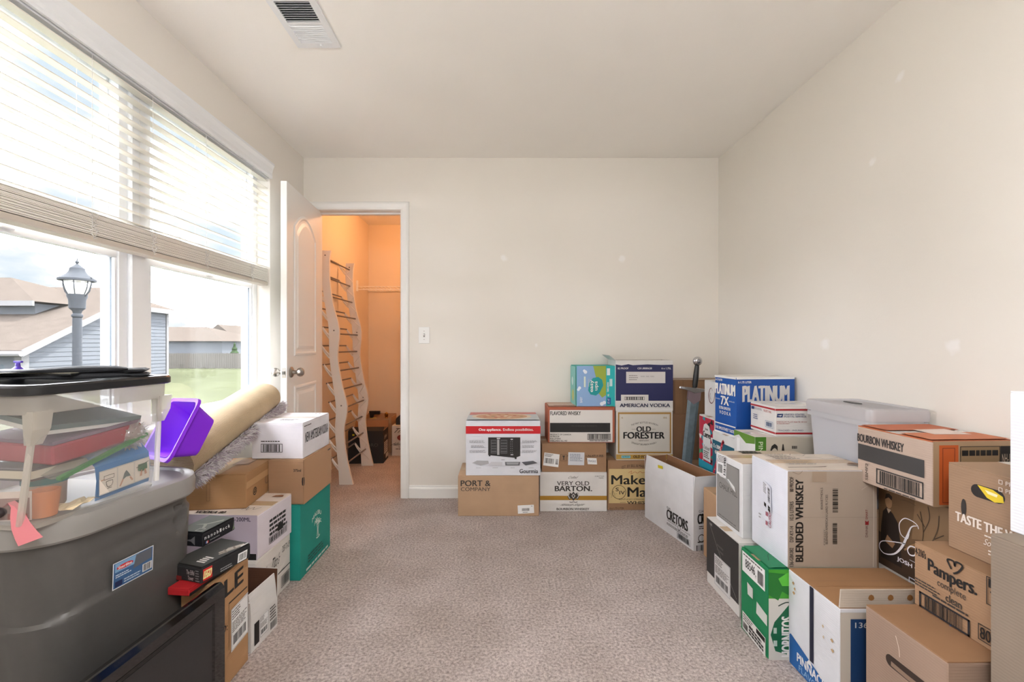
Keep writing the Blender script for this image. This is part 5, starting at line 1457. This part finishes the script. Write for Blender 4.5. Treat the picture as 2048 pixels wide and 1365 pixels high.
b = Carton('shipping_carton', 'brown taped carton with round recycling marks below the rug', (-1.073, 1.864), 0.412, 0.27, 0.280, 0.145, (172, 130, 88), anchor='fr', yaw=6.0, seam='y')
f = b.right
f.ring(0.28, 0.33, 0.055, 0.004, K).stroke([(0.25, 0.3), (0.28, 0.4), (0.31, 0.3), (0.25, 0.3)], 0.004, K, sub=2).disc(0.72, 0.45, 0.09, (146, 108, 74), n=20).ring(0.72, 0.45, 0.07, 0.003, (110, 80, 56)).rect(0.0, 0.55, 1, 0.75, (188, 148, 104))
b.front.rect(0.04, 0.0, 0.045, 1, (120, 84, 56)).frame(0.42, 0.25, 0.47, 0.75, 0.001, (90, 64, 44)).rect(0.0, 0.0, 1, 0.02, (120, 84, 56))
b.top.frame(0.55, 0.5, 0.8, 0.9, 0.003, (70, 52, 40)).rect(0.57, 0.54, 0.78, 0.86, (150, 112, 78))
b.done()
b = Carton('shipping_carton', 'shallow open carton with white flap and label on the floor by the television', (-0.893, 1.582), 0, 0.30, 0.160, 0.11, (224, 222, 220), anchor='fr', yaw=-4.3, top='open', flaps={'right': (-7, 0.095), 'back': (4, 0.11), 'front': (3, 0.07)}, inner=(92, 58, 38))
f = b.right
f.rect(0.10, 0.12, 0.28, 0.85, K).sticker([(0.30, 0.2), (0.62, 0.2), (0.62, 0.9), (0.30, 0.9)], draw=label_ship).lines(0.68, 0.4, 0.95, 0.9, 5, DK).bars(0.7, 0.1, 0.95, 0.35)
b.done()
lid = MB().lathe([(0.035, 0.0), (0.038, 0.005), (0.038, 0.10), (0.03, 0.115), (0.012, 0.12)], (-0.935, 1.70, 0.006), mat('blue_can', (60, 80, 150), 0.35), 18).build('spray_can', smooth=True)
tag(lid, 'blue and white bottle standing in the shallow open carton', 'bottle')
lb = MB().lathe([(0.0385, 0.03), (0.0385, 0.08)], (-0.935, 1.70, 0.006), M_WHITE, 18, caps=False).build('label_band', lid)

b = Carton('shipping_carton', 'tall brown carton marked FRAGILE with a shipping label behind the television', (-0.885, 1.362), 0, 0.10, 0.188, 0.364, (184, 142, 100), anchor='fr')
f = b.right
f.text('ILE', 0.14, 0.80, 0.82, 0.945, K, bold=0.04).rect(0.40, 0.71, 0.95, 0.722, K).rect(0.40, 0.3, 0.41, 0.71, K).text('TO:', 0.10, 0.50, 0.36, 0.56, K, bold=0.02).sticker([(0.46, 0.26), (0.97, 0.28), (0.97, 0.68), (0.46, 0.64)], draw=label_ship)
b.done()
# building-toy boxes
b = Carton('toy_box', 'black building-brick toy box with small red logo on the tall brown carton', (-0.895, 1.322), 0.386, 0.125, 0.176, 0.046, (30, 30, 32), anchor='fr', yaw=-17, tape=None, cat='toy box')
f = b.right
f.rect(0.03, 0.12, 0.20, 0.88, (200, 30, 28)).text('LEGO', 0.045, 0.25, 0.185, 0.75, (240, 230, 160), bold=0.05, shear=0.15).sticker([(0.70, 0.10), (0.90, 0.10), (0.92, 0.72), (0.72, 0.72)], draw=lambda q: q.bars(0.12, 0.15, 0.9, 0.85)).lines(0.35, 0.1, 0.6, 0.4, 2, (150, 150, 150))
b.front.text('The Eiffel', 0.55, 0.5, 0.80, 0.8, (190, 180, 180)).text('Tower', 0.6, 0.15, 0.78, 0.42, (190, 180, 180)).lines(0.84, 0.1, 0.97, 0.9, 5, (120, 118, 118)).rect(0.0, 0.0, 0.4, 0.3, (120, 24, 24))
t_ = b.top
t_.rect(0.01, 0.02, 0.99, 0.98, (50, 54, 54)).lines(0.60, 0.12, 0.86, 0.34, 4, WHITE, fill=0.6).poly([(0.80, 0.55), (0.90, 0.75), (0.84, 0.9), (0.7, 0.7)], (150, 146, 140)).stroke([(0.72, 0.5), (0.9, 0.92)], 0.008, (176, 168, 156)).stroke([(0.80, 0.45), (0.96, 0.9)], 0.008, (150, 142, 132)).stroke([(0.7, 0.62), (0.9, 0.55)], 0.006, (120, 112, 104)).stroke([(0.76, 0.78), (0.95, 0.70)], 0.006, (120, 112, 104)).poly([(0.92, 0.82), (0.98, 0.80), (0.98, 0.97), (0.94, 0.97)], (216, 216, 216))
b.done()
b = Carton('toy_box', 'small black micro-block toy box lying on the larger black toy box', (-0.985, 1.462), 0.432, 0.10, 0.140, 0.043, (22, 22, 28), anchor='fr', yaw=-9, tape=None, cat='toy box')
f = b.right
for k, ch in enumerate('nanoblock'):
    f.text(ch, 0.05 + k * 0.088, 0.5, 0.05 + k * 0.088 + 0.05, 0.5 + (0.26 if ch in 'blk' else 0.19), (220, 220, 220), bold=0.02)
f.rect(0.05, 0.18, 0.08, 0.36, (60, 80, 150)).rect(0.08, 0.18, 0.11, 0.36, (230, 230, 230)).rect(0.11, 0.18, 0.14, 0.36, (200, 50, 50)).lines(0.18, 0.25, 0.5, 0.36, 1, (160, 160, 160)).poly([(0.88, 0.1), (0.915, 0.5), (0.92, 0.85), (0.93, 0.5), (0.98, 0.1), (0.94, 0.22)], (120, 130, 110))
b.front.poly([(0.25, 0.5), (0.6, 0.58), (0.75, 0.85), (0.75, 0.15), (0.6, 0.42)], (120, 120, 124))
t_ = b.top
t_.rect(0.02, 0.02, 0.98, 0.98, (116, 126, 126)).poly([(0.2, 0.4), (0.55, 0.5), (0.85, 0.8), (0.9, 0.7), (0.6, 0.45), (0.75, 0.25), (0.7, 0.2), (0.5, 0.42)], (168, 176, 172)).frame(0.62, 0.06, 0.85, 0.22, 0.002, (210, 210, 214))
b.done()
rb = Carton('game_box', 'thin red and black box poking out below the larger black toy box', (-0.912, 1.295), 0.364, 0.07, 0.20, 0.022, (176, 20, 28), anchor='fr', yaw=-6, tape=None)
rb.right.rect(0, 0.0, 1, 0.4, K)
rb.done()

# television
tv = thing('television', 'flat black television standing on its edge along the left aisle', 'television', (-0.875, 0.985, 0), 85)
TW, TH, TD = 0.73, 0.384, 0.042
m = MB()
m.loft([[Vector((-TW / 2, -0.004, 0.0)), Vector((TW / 2, -0.004, 0.0)), Vector((TW / 2, TD, 0.0)), Vector((-TW / 2, TD, 0.0))],
        [Vector((-TW / 2, -0.004, TH - 0.018)), Vector((TW / 2, -0.004, TH - 0.018)), Vector((TW / 2, TD, TH - 0.03)), Vector((-TW / 2, TD, TH - 0.03))],
        [Vector((-TW / 2 + 0.006, 0.004, TH)), Vector((TW / 2 - 0.006, 0.004, TH)), Vector((TW / 2 - 0.006, TD - 0.015, TH - 0.006)), Vector((-TW / 2 + 0.006, TD - 0.015, TH - 0.006))]], M_GLOSS)
m.build('bezel', tv, bevel=0.003)
MB().box(-TW / 2 + 0.045, -0.0052, 0.05, TW / 2 - 0.045, -0.004, TH - 0.045, mat('tv_gap', (4, 4, 5), 0.05)).build('bezel_recess', tv)
MB().box(-TW / 2 + 0.058, -0.0062, 0.06, TW / 2 - 0.058, -0.0052, TH - 0.055, mat('tv_screen', (34, 34, 36), 0.22)).build('screen', tv)
m = MB()
m.loft([rrect(0.6, 0.28, 0.03, 0, cy=0.19), rrect(0.5, 0.2, 0.03, 0.008, cy=0.19)], M_BLACK)
bk = m.build('back_shell', tv)
bk.rotation_euler = (-PI / 2, 0, 0)
bk.location = (0, TD - 0.0005, 0.38)

# ------------------------------------------------------------------ grey tote
gt = thing('storage_tote', 'large charcoal grey plastic tote with lighter grey lid in the left foreground', 'storage tote', (-1.18, 1.25, 0.0), -9)
M_TOTE = mat('tote_grey', (86, 84, 82), 0.38, noise=0.06, nscale=60)
M_TLID = mat('tote_lid_grey', (142, 139, 136), 0.32)
def tote_ring(z, off=None):
    t = z / 0.385
    return rrect(0.325 + 0.030 * t, 0.405 + 0.055 * t, 0.085 + 0.03 * t, z + 0.27, n=14)
def sstep(x):
    x = max(0.0, min(1.0, x))
    return x * x * (3 - 2 * x)
rings = []
NZ = 78
for i in range(NZ + 1):
    z = -0.27 + 0.655 * i / NZ
    ring = []
    base = tote_ring(z)
    for p in base:
        nrm = Vector((p.x / 0.17, p.y / 0.21, 0)).normalized()
        off = 0.0
        if p.x > 0.0:
            yb = p.y if p.x > 0.10 else -0.3
            zb = 0.172 + 0.028 * sstep((yb + 0.20) / 0.15) + 0.125 * sstep((yb + 0.02) / 0.09)
            off += 0.009 * sstep((zb - z) / 0.010 + 0.5)                # lower and far part of the side stands proud
            e2 = ((p.y - 0.135) / 0.020) ** 2 + ((z - 0.300) / 0.042) ** 2
            off -= 0.020 * sstep((1.25 - e2) / 0.6)                     # hand recess under the lid
        ring.append(p + nrm * off)
    rings.append(ring)
m = MB()
m.loft(rings, M_TOTE)
m.build('tote_body', gt, smooth=True)
m = MB()
RL = [rrect(w0, d0, r0, z0 + 0.27, n=14) for w0, d0, r0, z0 in ((0.388, 0.496, 0.135, 0.362), (0.397, 0.505, 0.139, 0.368), (0.399, 0.507, 0.139, 0.400), (0.391, 0.499, 0.135, 0.418), (0.368, 0.474, 0.125, 0.424), (0.343, 0.449, 0.115, 0.424), (0.333, 0.439, 0.11, 0.416))]
m.loft(RL, M_TLID, True)
m.build('tote_lid', gt, smooth=True)
def tote_side(y, z, off):
    return Vector((0.1625 + 0.015 * z / 0.385 + 0.009 + off, y, z + 0.27))
def tdraw(f):
    f.rect(0.02, 0.03, 0.98, 0.97, (58, 96, 140)).poly([(0.05, 0.62), (0.62, 0.62), (0.62, 0.95), (0.05, 0.95)], (120, 160, 196)).poly([(0.48, 0.45), (0.95, 0.55), (0.95, 0.94), (0.55, 0.94)], (92, 96, 104)).rect(0.72, 0.12, 0.96, 0.42, (226, 226, 226)).bars(0.74, 0.14, 0.94, 0.4, n=14)
    f.poly([(0.08 + 0.2 + 0.2 * math.cos(a * PI / 8), 0.76 + 0.09 * math.sin(a * PI / 8)) for a in range(16)], (196, 40, 44)).text('Sterilite', 0.12, 0.71, 0.44, 0.81, WHITE, bold=0.02).lines(0.06, 0.4, 0.45, 0.55, 2, (210, 220, 230)).rect(0.05, 0.08, 0.22, 0.28, (30, 40, 80)).lines(0.26, 0.1, 0.66, 0.28, 2, (190, 204, 220))
sub = Print(gt)
sub.lift = 0
sub.one = 'label'
o0 = tote_side(-0.068, 0.188, 0.001)
u_ = (tote_side(0.045, 0.188, 0.001) - o0)
v_ = (tote_side(-0.068, 0.258, 0.001) - o0)
ff = Face(sub, o0, u_.normalized(), v_.normalized(), Vector((1, 0, -0.08)).normalized(), u_.length, v_.length)
ff.rect(0, 0, 1, 1, (226, 228, 230))
tdraw(ff)
sub.flush()

# ------------------------------------------------------------------ clear tote with black lid
ct = thing('clear_tote', 'clear plastic tote with black lid full of odds and ends on the grey tote', 'storage tote', (-1.205, 1.155, 0.687), -7)
M_CLEAR = clear_mat('clear_tote_plastic', (226, 222, 216), 0.20, 0.12, 0.07)
M_CLEARE = clear_mat('clear_tote_thick', (228, 222, 212), 0.62, 0.2, 0.06)
m = MB()
m.loft([rrect(0.375, 0.315, 0.03, 0.012), rrect(0.42, 0.345, 0.035, 0.275)], M_CLEAR, False)
m.build('tote_wall', ct, smooth=True)
m = MB()
m.loft([rrect(0.372, 0.312, 0.03, 0.0), rrect(0.377, 0.317, 0.03, 0.012)], M_CLEARE, True)
m.build('tote_base', ct, smooth=True)
m = MB()
m.loft([rrect(0.424, 0.349, 0.037, 0.258), rrect(0.428, 0.353, 0.037, 0.262), rrect(0.43, 0.355, 0.037, 0.30), rrect(0.42, 0.345, 0.035, 0.302)], M_CLEARE, False)
m.build('tote_rim', ct, smooth=True)
for (x, y, a) in ((0.198, -0.150, 0), (0.200, 0.158, 0)):
    m = MB()
    m.loft([[Vector((x - 0.012, y - 0.02, 0.265)), Vector((x + 0.016, y - 0.02, 0.265)), Vector((x + 0.016, y + 0.02, 0.265)), Vector((x - 0.012, y + 0.02, 0.265))],
            [Vector((x - 0.012, y - 0.018, 0.225)), Vector((x + 0.012, y - 0.018, 0.225)), Vector((x + 0.012, y + 0.018, 0.225)), Vector((x - 0.012, y + 0.018, 0.225))],
            [Vector((x - 0.018, y - 0.012, 0.19)), Vector((x - 0.002, y - 0.012, 0.19)), Vector((x - 0.002, y + 0.012, 0.19)), Vector((x - 0.018, y + 0.012, 0.19))]], M_CLEARE)
    m.build('corner_gusset', ct)
    MB().tube([(x - 0.006, y, 0.255), (x - 0.028, y - 0.012 * (1 if y < 0 else -1), 0.014)], 0.007, M_CLEARE, 8).build('corner_post', ct)
m = MB()
m.loft([rrect(0.444, 0.369, 0.04, 0.300), rrect(0.452, 0.377, 0.042, 0.303), rrect(0.452, 0.377, 0.042, 0.318), rrect(0.445, 0.37, 0.04, 0.323), rrect(0.40, 0.325, 0.03, 0.323), rrect(0.392, 0.317, 0.03, 0.317)], M_BLACK, True)
m.build('tote_lid', ct, smooth=True)
# contents (each a thing of its own)
BZ = 0.701
bk1 = thing('notebook', 'dusty red folder leaning inside the clear tote', 'folder', (-1.125, 1.16, BZ + 0.128), 4, rot=(0.08, 0.05, -0.10))
MB().box(-0.12, -0.115, 0, 0.09, 0.115, 0.045, mat('dusty_red', (164, 62, 76), 0.55)).build('cover', bk1, bevel=0.004)
MB().box(-0.118, -0.113, 0.047, 0.088, 0.113, 0.055, mat('folder_mauve', (120, 96, 116), 0.5)).build('flap', bk1)
bk2 = thing('picture_book', 'dark grey book under the red folder in the clear tote', 'book', (-1.215, 1.16, BZ + 0.085), 0, rot=(0.02, 0.0, -0.12))
MB().box(-0.14, -0.125, 0, 0.155, 0.125, 0.03, mat('book_dark', (74, 72, 76), 0.5)).build('cover', bk2, bevel=0.003)
MB().box(-0.138, -0.1255, 0.006, 0.1555, 0.123, 0.024, mat('page_edge', (206, 196, 176), 0.7)).build('pages', bk2)
bk3 = thing('sketch_pad', 'blue-grey pad sloping at the top of the clear tote', 'pad', (-1.19, 1.16, BZ + 0.222), 0, rot=(-0.06, 0.20, -0.10))
MB().box(-0.15, -0.12, 0, 0.155, 0.12, 0.012, mat('pad_cover', (98, 116, 120), 0.6)).build('cover', bk3)
MB().box(-0.148, -0.1205, -0.010, 0.153, 0.118, 0, M_WHITE).build('pages', bk3)
gbag = thing('zip_bag', 'clear zip bag with a green seal lying in the clear tote', 'bag', (-1.055, 1.15, BZ + 0.118), 0, rot=(0.25, 0.1, -0.05))
m = MB()
gx, gy = 8, 8
vs_ = []
for s in (1, -1):
    for i in range(gx):
        for j in range(gy):
            u, v = i / (gx - 1) - 0.5, j / (gy - 1) - 0.5
            vs_.append((u * 0.07, v * 0.24, s * 0.016 * (1 - (2 * u) ** 2) * (1 - (2 * v) ** 2) + 0.004 * math.sin(9 * u + 7 * v)))
fs = []
for s in (0, 1):
    for i in range(gx - 1):
        for j in range(gy - 1):
            a = s * gx * gy + i * gy + j
            fs.append((a, a + 1, a + gy + 1, a + gy))
m.add(vs_, fs, clear_mat('bag_film', (220, 226, 220), 0.30, 0.1, 0.12))
m.build('film', gbag, smooth=True)
MB().box(0.028, -0.12, -0.004, 0.040, 0.12, 0.004, mat('seal_green', (70, 140, 84), 0.4)).build('seal', gbag)
sb_ = thing('spiky_ball', 'clear rubber massage ball with spikes at the far end of the clear tote', 'ball', (-1.045, 1.245, BZ + 0.145))
M_SPK = clear_mat('clear_rubber', (230, 230, 226), 0.55, 0.1, 0.1)
MB().sphere((0, 0, 0), 0.038, M_SPK, 16, 10).build('core', sb_, smooth=True)
m = MB()
for k in range(110):
    z = 1 - 2 * (k + 0.5) / 110
    a = k * 2.399963
    d = Vector((math.sqrt(1 - z * z) * math.cos(a), math.sqrt(1 - z * z) * math.sin(a), z))
    m.tube([d * 0.036, d * 0.047], [0.0028, 0.0012], M_SPK, 5)
sp_ = m.build('spikes', sb_)
sp_['kind'] = 'stuff'
bc = thing('picture_strip', 'blue card with three cooking pictures against the side of the clear tote', 'card', (-1.022, 1.20, BZ + 0.004), 90)
m = MB()
n_ = 10
pts = []
for k in range(n_ + 1):
    a = k / n_
    pts.append((-0.085 + 0.17 * a, 0.0))
ring0 = [Vector((x, 0.0, 0.0)) for x, _ in pts]
prof_c = [(0.0, 0.0), (-0.004, 0.05), (0.0, 0.085), (0.02, 0.108), (0.05, 0.115)]
vs_ = []
for (y, z) in prof_c:
    for (x, _) in pts:
        vs_.append((x, y, z))
w_ = n_ + 1
m.add(vs_, [(r_ * w_ + k, r_ * w_ + k + 1, (r_ + 1) * w_ + k + 1, (r_ + 1) * w_ + k) for r_ in range(len(prof_c) - 1) for k in range(n_)], mat('card_blue', (70, 130, 186), 0.45))
m.build('card', bc)
pr_ = Print(bc)
fb_ = Face(pr_, (-0.08, -0.006, 0.012), (1, 0, 0), (0, -0.0, 1), (0, -1, 0), 0.16, 0.06)
fb_.rect(0, 0, 1, 1, (226, 216, 204), 'picture')
for k in range(3):
    fb_.frame(k / 3 + 0.005, 0.02, (k + 1) / 3 - 0.005, 0.98, 0.0007, (140, 150, 160))
fb_.frame(0.08, 0.58, 0.27, 0.76, 0.0012, K).stroke([(0.03, 0.6), (0.09, 0.62)], 0.002, (180, 130, 100)).stroke([(0.12, 0.5), (0.24, 0.5), (0.22, 0.28), (0.14, 0.28), (0.12, 0.5)], 0.0015, K, sub=2).stroke([(0.14, 0.2), (0.22, 0.2)], 0.0015, K)
fb_.poly([(0.42, 0.32), (0.46, 0.6), (0.50, 0.72), (0.54, 0.6), (0.59, 0.4), (0.5, 0.42)], (96, 110, 110), 'picture').poly([(0.36, 0.1), (0.42, 0.38), (0.45, 0.34), (0.39, 0.08)], (196, 150, 126), 'picture').poly([(0.64, 0.2), (0.58, 0.4), (0.56, 0.34), (0.61, 0.16)], (196, 150, 126), 'picture')
fb_.poly([(0.74, 0.5), (0.74, 0.78), (0.93, 0.78), (0.94, 0.5), (0.84, 0.42)], (50, 104, 74), 'picture').stroke([(0.7, 0.66), (0.97, 0.82)], 0.0014, K).poly([(0.77, 0.22), (0.8, 0.5), (0.83, 0.5), (0.82, 0.22)], (196, 150, 126), 'picture').poly([(0.88, 0.24), (0.87, 0.5), (0.9, 0.5), (0.93, 0.26)], (196, 150, 126), 'picture')
pr_.flush()
tb_ = thing('plastic_jar', 'teal lidded tub lying in the clear tote', 'tub', (-1.12, 1.09, BZ + 0.002))
MB().lathe([(0.034, 0.0), (0.038, 0.006), (0.040, 0.06)], (0, 0, 0), mat('tub_clear', (190, 168, 150), 0.4), 20).build('tub', tb_, smooth=True)
MB().lathe([(0.043, 0.06), (0.043, 0.075), (0.036, 0.078)], (0, 0, 0), mat('tub_teal', (40, 128, 130), 0.35), 20).build('lid', tb_, smooth=True)
oc = thing('craft_cup', 'orange cup beside the teal tub in the clear tote', 'cup', (-1.06, 1.03, BZ + 0.002))
MB().lathe([(0.022, 0), (0.028, 0.058), (0.0285, 0.06), (0.026, 0.06), (0.02, 0.004)], (0, 0, 0), mat('cup_orange', (206, 130, 84), 0.5), 18).build('cup', oc, smooth=True)
tq = thing('tissue', 'crumpled cream tissue on the bottom of the clear tote', 'tissue', (-1.045, 1.085, BZ))
m = MB()
vs_ = []
for i in range(7):
    for j in range(7):
        vs_.append(((i - 3) * 0.008 + random.uniform(-0.002, 0.002), (j - 3) * 0.014, 0.004 + random.uniform(0, 0.012)))
m.add(vs_, [(i * 7 + j, i * 7 + j + 1, i * 7 + j + 8, i * 7 + j + 7) for i in range(6) for j in range(6)], mat('tissue_cream', (226, 206, 170), 0.9))
m.build('sheet', tq)
ph = thing('photo_print', 'printed snapshot of a dark-haired figure behind the clear tote wall, left edge', 'photo', (-1.09, 0.992, BZ + 0.004), 8)
MB().box(-0.03, 0, 0, 0.035, 0.0015, 0.065, mat('photo_paper', (222, 206, 196), 0.5)).build('paper', ph)
pr_ = Print(ph)
fp = Face(pr_, (-0.03, -0.0002, 0), (1, 0, 0), (0, 0, 1), (0, -1, 0), 0.065, 0.065)
fp.rect(0.04, 0.05, 0.96, 0.78, (150, 120, 116), 'picture').disc(0.6, 0.5, 0.22, (44, 36, 36), grp='picture').disc(0.62, 0.44, 0.13, (190, 140, 116), grp='picture').rect(0.3, 0.05, 0.9, 0.25, (150, 70, 60), 'picture')
pr_.flush()

# things on the black lid
bd = thing('black_board', 'thin black board lying on the black lid of the clear tote', 'board', (-1.24, 1.20, 1.0205), 6)
MB().box(-0.18, -0.11, 0, 0.155, 0.11, 0.006, M_BLACK).build('sheet', bd, bevel=0.0015)
MB().box(-0.178, -0.108, 0.006, 0.153, 0.108, 0.0075, mat('board_edge', (150, 146, 128), 0.6)).build('liner', bd)
M_CLOTH = mat('black_cloth', (40, 42, 47), 0.85, noise=0.3, nscale=40, bump=0.3, bscale=400)
def cloth_sheet(name, label, cx, cy, z0, L_, D_, h, yaw, seed):
    t = thing(name, label, 'cloth', (cx, cy, z0), yaw)
    rnd = random.Random(seed)
    n, k_ = 18, 14
    for layer in range(2):
        rings = []
        for i in range(n):
            u = i / (n - 1)
            x = (u - 0.5) * L_ * (1 - 0.03 * layer)
            hh = h * (0.55 + 0.25 * math.sin(u * 5 + seed) + 0.2 * math.sin(u * 11 + seed * 2))
            tap = min(1, u / 0.06 + 0.25, (1 - u) / 0.06 + 0.25)
            ring = []
            for k in range(k_):
                a = 2 * PI * k / k_
                ring.append(Vector((x, D_ / 2 * math.copysign(abs(math.cos(a)) ** 0.45, math.cos(a)) * (0.97 + 0.03 * math.sin(u * 9)), (layer * 0.48 + 0.26) * h * 1.0 + hh * 0.30 * tap * math.copysign(abs(math.sin(a)) ** 0.6, math.sin(a)) + 0.0)))
            rings.append(ring)
        m = MB()
        m.loft(rings, M_CLOTH)
        m.build('fold', t, smooth=True)
    return t
cloth_sheet('folded_cloth', 'folded black cloth lying along the black lid of the clear tote', -1.19, 1.095, 1.008, 0.42, 0.10, 0.034, 42, 3)
cloth_sheet('folded_cloth', 'loose corner of black fabric at the far end of the black lid', -1.08, 1.225, 1.008, 0.17, 0.12, 0.026, 35, 5)
cp = thing('pump_bottle', 'small violet pump bottle top showing behind the black board', 'bottle', (-1.385, 1.272, 1.010))
M_VIO = mat('violet_plastic', (66, 40, 150), 0.3)
MB().lathe([(0.018, 0.0), (0.018, 0.012), (0.012, 0.020), (0.006, 0.026), (0.005, 0.036)], (0, 0, 0), M_VIO, 14).build('bottle', cp, smooth=True)
MB().box(-0.010, -0.004, 0.036, 0.012, 0.004, 0.042, M_VIO).build('pump_head', cp, bevel=0.001)
# pink ribbon tied to the tote corner
rib = thing('ribbon', 'pink ribbon hanging over the grey lid at the left edge', 'ribbon', (-1.085, 0.985, 0.695))
M_PINK = mat('pink_satin', (206, 120, 128), 0.5)
m = MB()
path = [(-0.015, 0.0, 0.045, 0.005), (0.0, -0.002, 0.056, 0.006), (0.014, -0.006, 0.048, 0.008), (0.022, -0.010, 0.030, 0.012), (0.034, -0.014, 0.008, 0.016), (0.048, -0.016, -0.012, 0.019), (0.058, -0.016, -0.026, 0.021)]
rings = []
for (x, y, z, hw_) in path:
    c0 = Vector((x, y, z))
    wv = Vector((0.80, 0.45, 0.28)) * hw_
    nn = Vector((0.4, -0.8, 0.3)) * 0.0007
    rings.append([c0 - wv - nn, c0 + wv - nn, c0 + wv + nn, c0 - wv + nn])
m.loft(rings, M_PINK)
m.build('tail', rib, smooth=True)
MB().sphere((-0.028, -0.004, 0.032), 0.016, mat('ribbon_knot', (44, 34, 36), 0.6), 12, 8, (1, 0.8, 0.7)).build('knot', rib, smooth=True)
MB().tube([(-0.03, -0.004, 0.03), (-0.055, -0.02, 0.015), (-0.075, -0.03, -0.01)], [0.008, 0.012, 0.006], mat('ribbon_black', (30, 26, 28), 0.6), 8).build('dark_tail', rib, smooth=True)

# ------------------------------------------------------------------ rug roll with shaggy pile
ra, rb_ = Vector((-1.195, 1.56, 0.672)), Vector((-1.31, 2.46, 0.825))
rg = thing('rolled_rug', 'rolled rug with beige woven backing and grey shag edge sloping over the cartons', 'rug', ra)
M_BACK = mat('rug_backing', (198, 178, 146), 0.85, noise=0.12, nscale=14)
def weave(m):
    n = m.node_tree
    t = n.nodes.new('ShaderNodeTexCoord')
    w1 = n.nodes.new('ShaderNodeTexWave')
    w1.bands_direction = 'Y'
    w1.inputs['Scale'].default_value = 55
    w2 = n.nodes.new('ShaderNodeTexWave')
    w2.bands_direction = 'Z'
    w2.inputs['Scale'].default_value = 70
    mx = n.nodes.new('ShaderNodeMath')
    mx.operation = 'ADD'
    bp = n.nodes.new('ShaderNodeBump')
    bp.inputs['Strength'].default_value = 0.6
    bp.inputs['Distance'].default_value = 0.003
    n.links.new(t.outputs['Object'], w1.inputs['Vector'])
    n.links.new(t.outputs['Object'], w2.inputs['Vector'])
    n.links.new(w1.outputs['Fac'], mx.inputs[0])
    n.links.new(w2.outputs['Fac'], mx.inputs[1])
    n.links.new(mx.outputs[0], bp.inputs['Height'])
    n.links.new(bp.outputs['Normal'], n.nodes['Principled BSDF'].inputs['Normal'])
weave(M_BACK)
axr = (rb_ - ra)
side = axr.normalized().cross(Vector((0, 0, 1))).normalized()
upr = side.cross(axr.normalized())
m = MB()
rings = []
for i in range(26):
    u = i / 25
    sc_ = (0.35 + 0.65 * math.sin(min(1, (1 - u) / 0.07) * PI / 2)) if u > 0.93 else 1.0
    ring = []
    for k in range(28):
        a = 2 * PI * k / 28
        r1_, r2_ = 0.105, 0.078
        ring.append(axr * u + side * (r1_ * math.cos(a) * sc_) + upr * (r2_ * math.sin(a) * sc_ * (1.08 if math.sin(a) > 0 else 0.9)))
    rings.append(ring)
m.loft(rings, M_BACK)
m.build('backing', rg, smooth=True)
# second turn of the roll showing as an overlapping edge
m = MB()
rings = []
for i in range(22):
    u = 0.02 + 0.93 * i / 21
    c0 = axr * u + side * 0.075 - upr * 0.062
    ring = []
    for k in range(10):
        a = 2 * PI * k / 10
        ring.append(c0 + side * (0.034 * math.cos(a)) + upr * (0.020 * math.sin(a)))
    rings.append(ring)
m.loft(rings, mat('shag_base', (150, 142, 140), 0.95))
m.build('pile_core', rg, smooth=True)
m = MB()
M_SH1 = mat('shag_grey', (214, 210, 210), 0.9)
M_SH2 = mat('shag_mauve', (182, 168, 180), 0.9)
rnd = random.Random(11)
for k in range(5200):
    u = rnd.random() * 1.0
    a = rnd.uniform(-2.0, 1.2)
    c0 = axr * (0.02 + 0.96 * u) + side * 0.075 - upr * 0.062
    d = side * math.cos(a) + upr * math.sin(a) * 0.7
    p0 = c0 + d * 0.026
    d2 = (d + axr.normalized() * rnd.uniform(-0.9, 0.9) + Vector((rnd.uniform(-.5, .5), rnd.uniform(-.5, .5), rnd.uniform(-.6, .2)))).normalized()
    ln = rnd.uniform(0.014, 0.034)
    sdv = d2.cross(Vector((rnd.uniform(-1, 1), rnd.uniform(-1, 1), rnd.uniform(-1, 1)))).normalized() * 0.0013
    p1 = p0 + d2 * ln * 0.6
    p2 = p0 + d2 * ln + Vector((0, 0, -0.004))
    m.add([p0 - sdv, p0 + sdv, p1 + sdv, p2, p1 - sdv], [(0, 1, 2, 3, 4)], M_SH1 if rnd.random() < 0.65 else M_SH2)
sh = m.build('shag_pile', rg)
sh['kind'] = 'stuff'

# ------------------------------------------------------------------ purple tray
pt = thing('plastic_tray', 'purple tapered plastic tray tipped on the rolled rug', 'tray', (-1.05, 1.525, 0.785), 0)
pt.rotation_euler = Matrix(((0.221, -0.805, -0.551), (0.398, 0.590, -0.702), (0.890, -0.064, 0.451))).to_euler()
M_PUR = mat('purple_plastic', (128, 40, 214), 0.55, spec=0.3)
m = MB()
m.loft([rrect(0.125, 0.17, 0.02, 0.0), rrect(0.185, 0.235, 0.025, 0.085), rrect(0.205, 0.255, 0.028, 0.086), rrect(0.207, 0.257, 0.028, 0.078)], M_PUR, False)
m.loft([rrect(0.181, 0.231, 0.025, 0.085), rrect(0.121, 0.166, 0.02, 0.004)], M_PUR, False)
m.f.append(tuple(range(24)))
m.m.append(0)
m.f.append(tuple(24 * 5 + k for k in range(24)))
m.m.append(0)
m.build('tray_shell', pt, smooth=True)
m = MB()
m.loft([rrect(0.205, 0.255, 0.028, 0.0865), rrect(0.209, 0.259, 0.028, 0.0865), rrect(0.209, 0.259, 0.028, 0.077), rrect(0.205, 0.255, 0.028, 0.077)], M_PUR, False)
m.build('rim', pt, smooth=True)
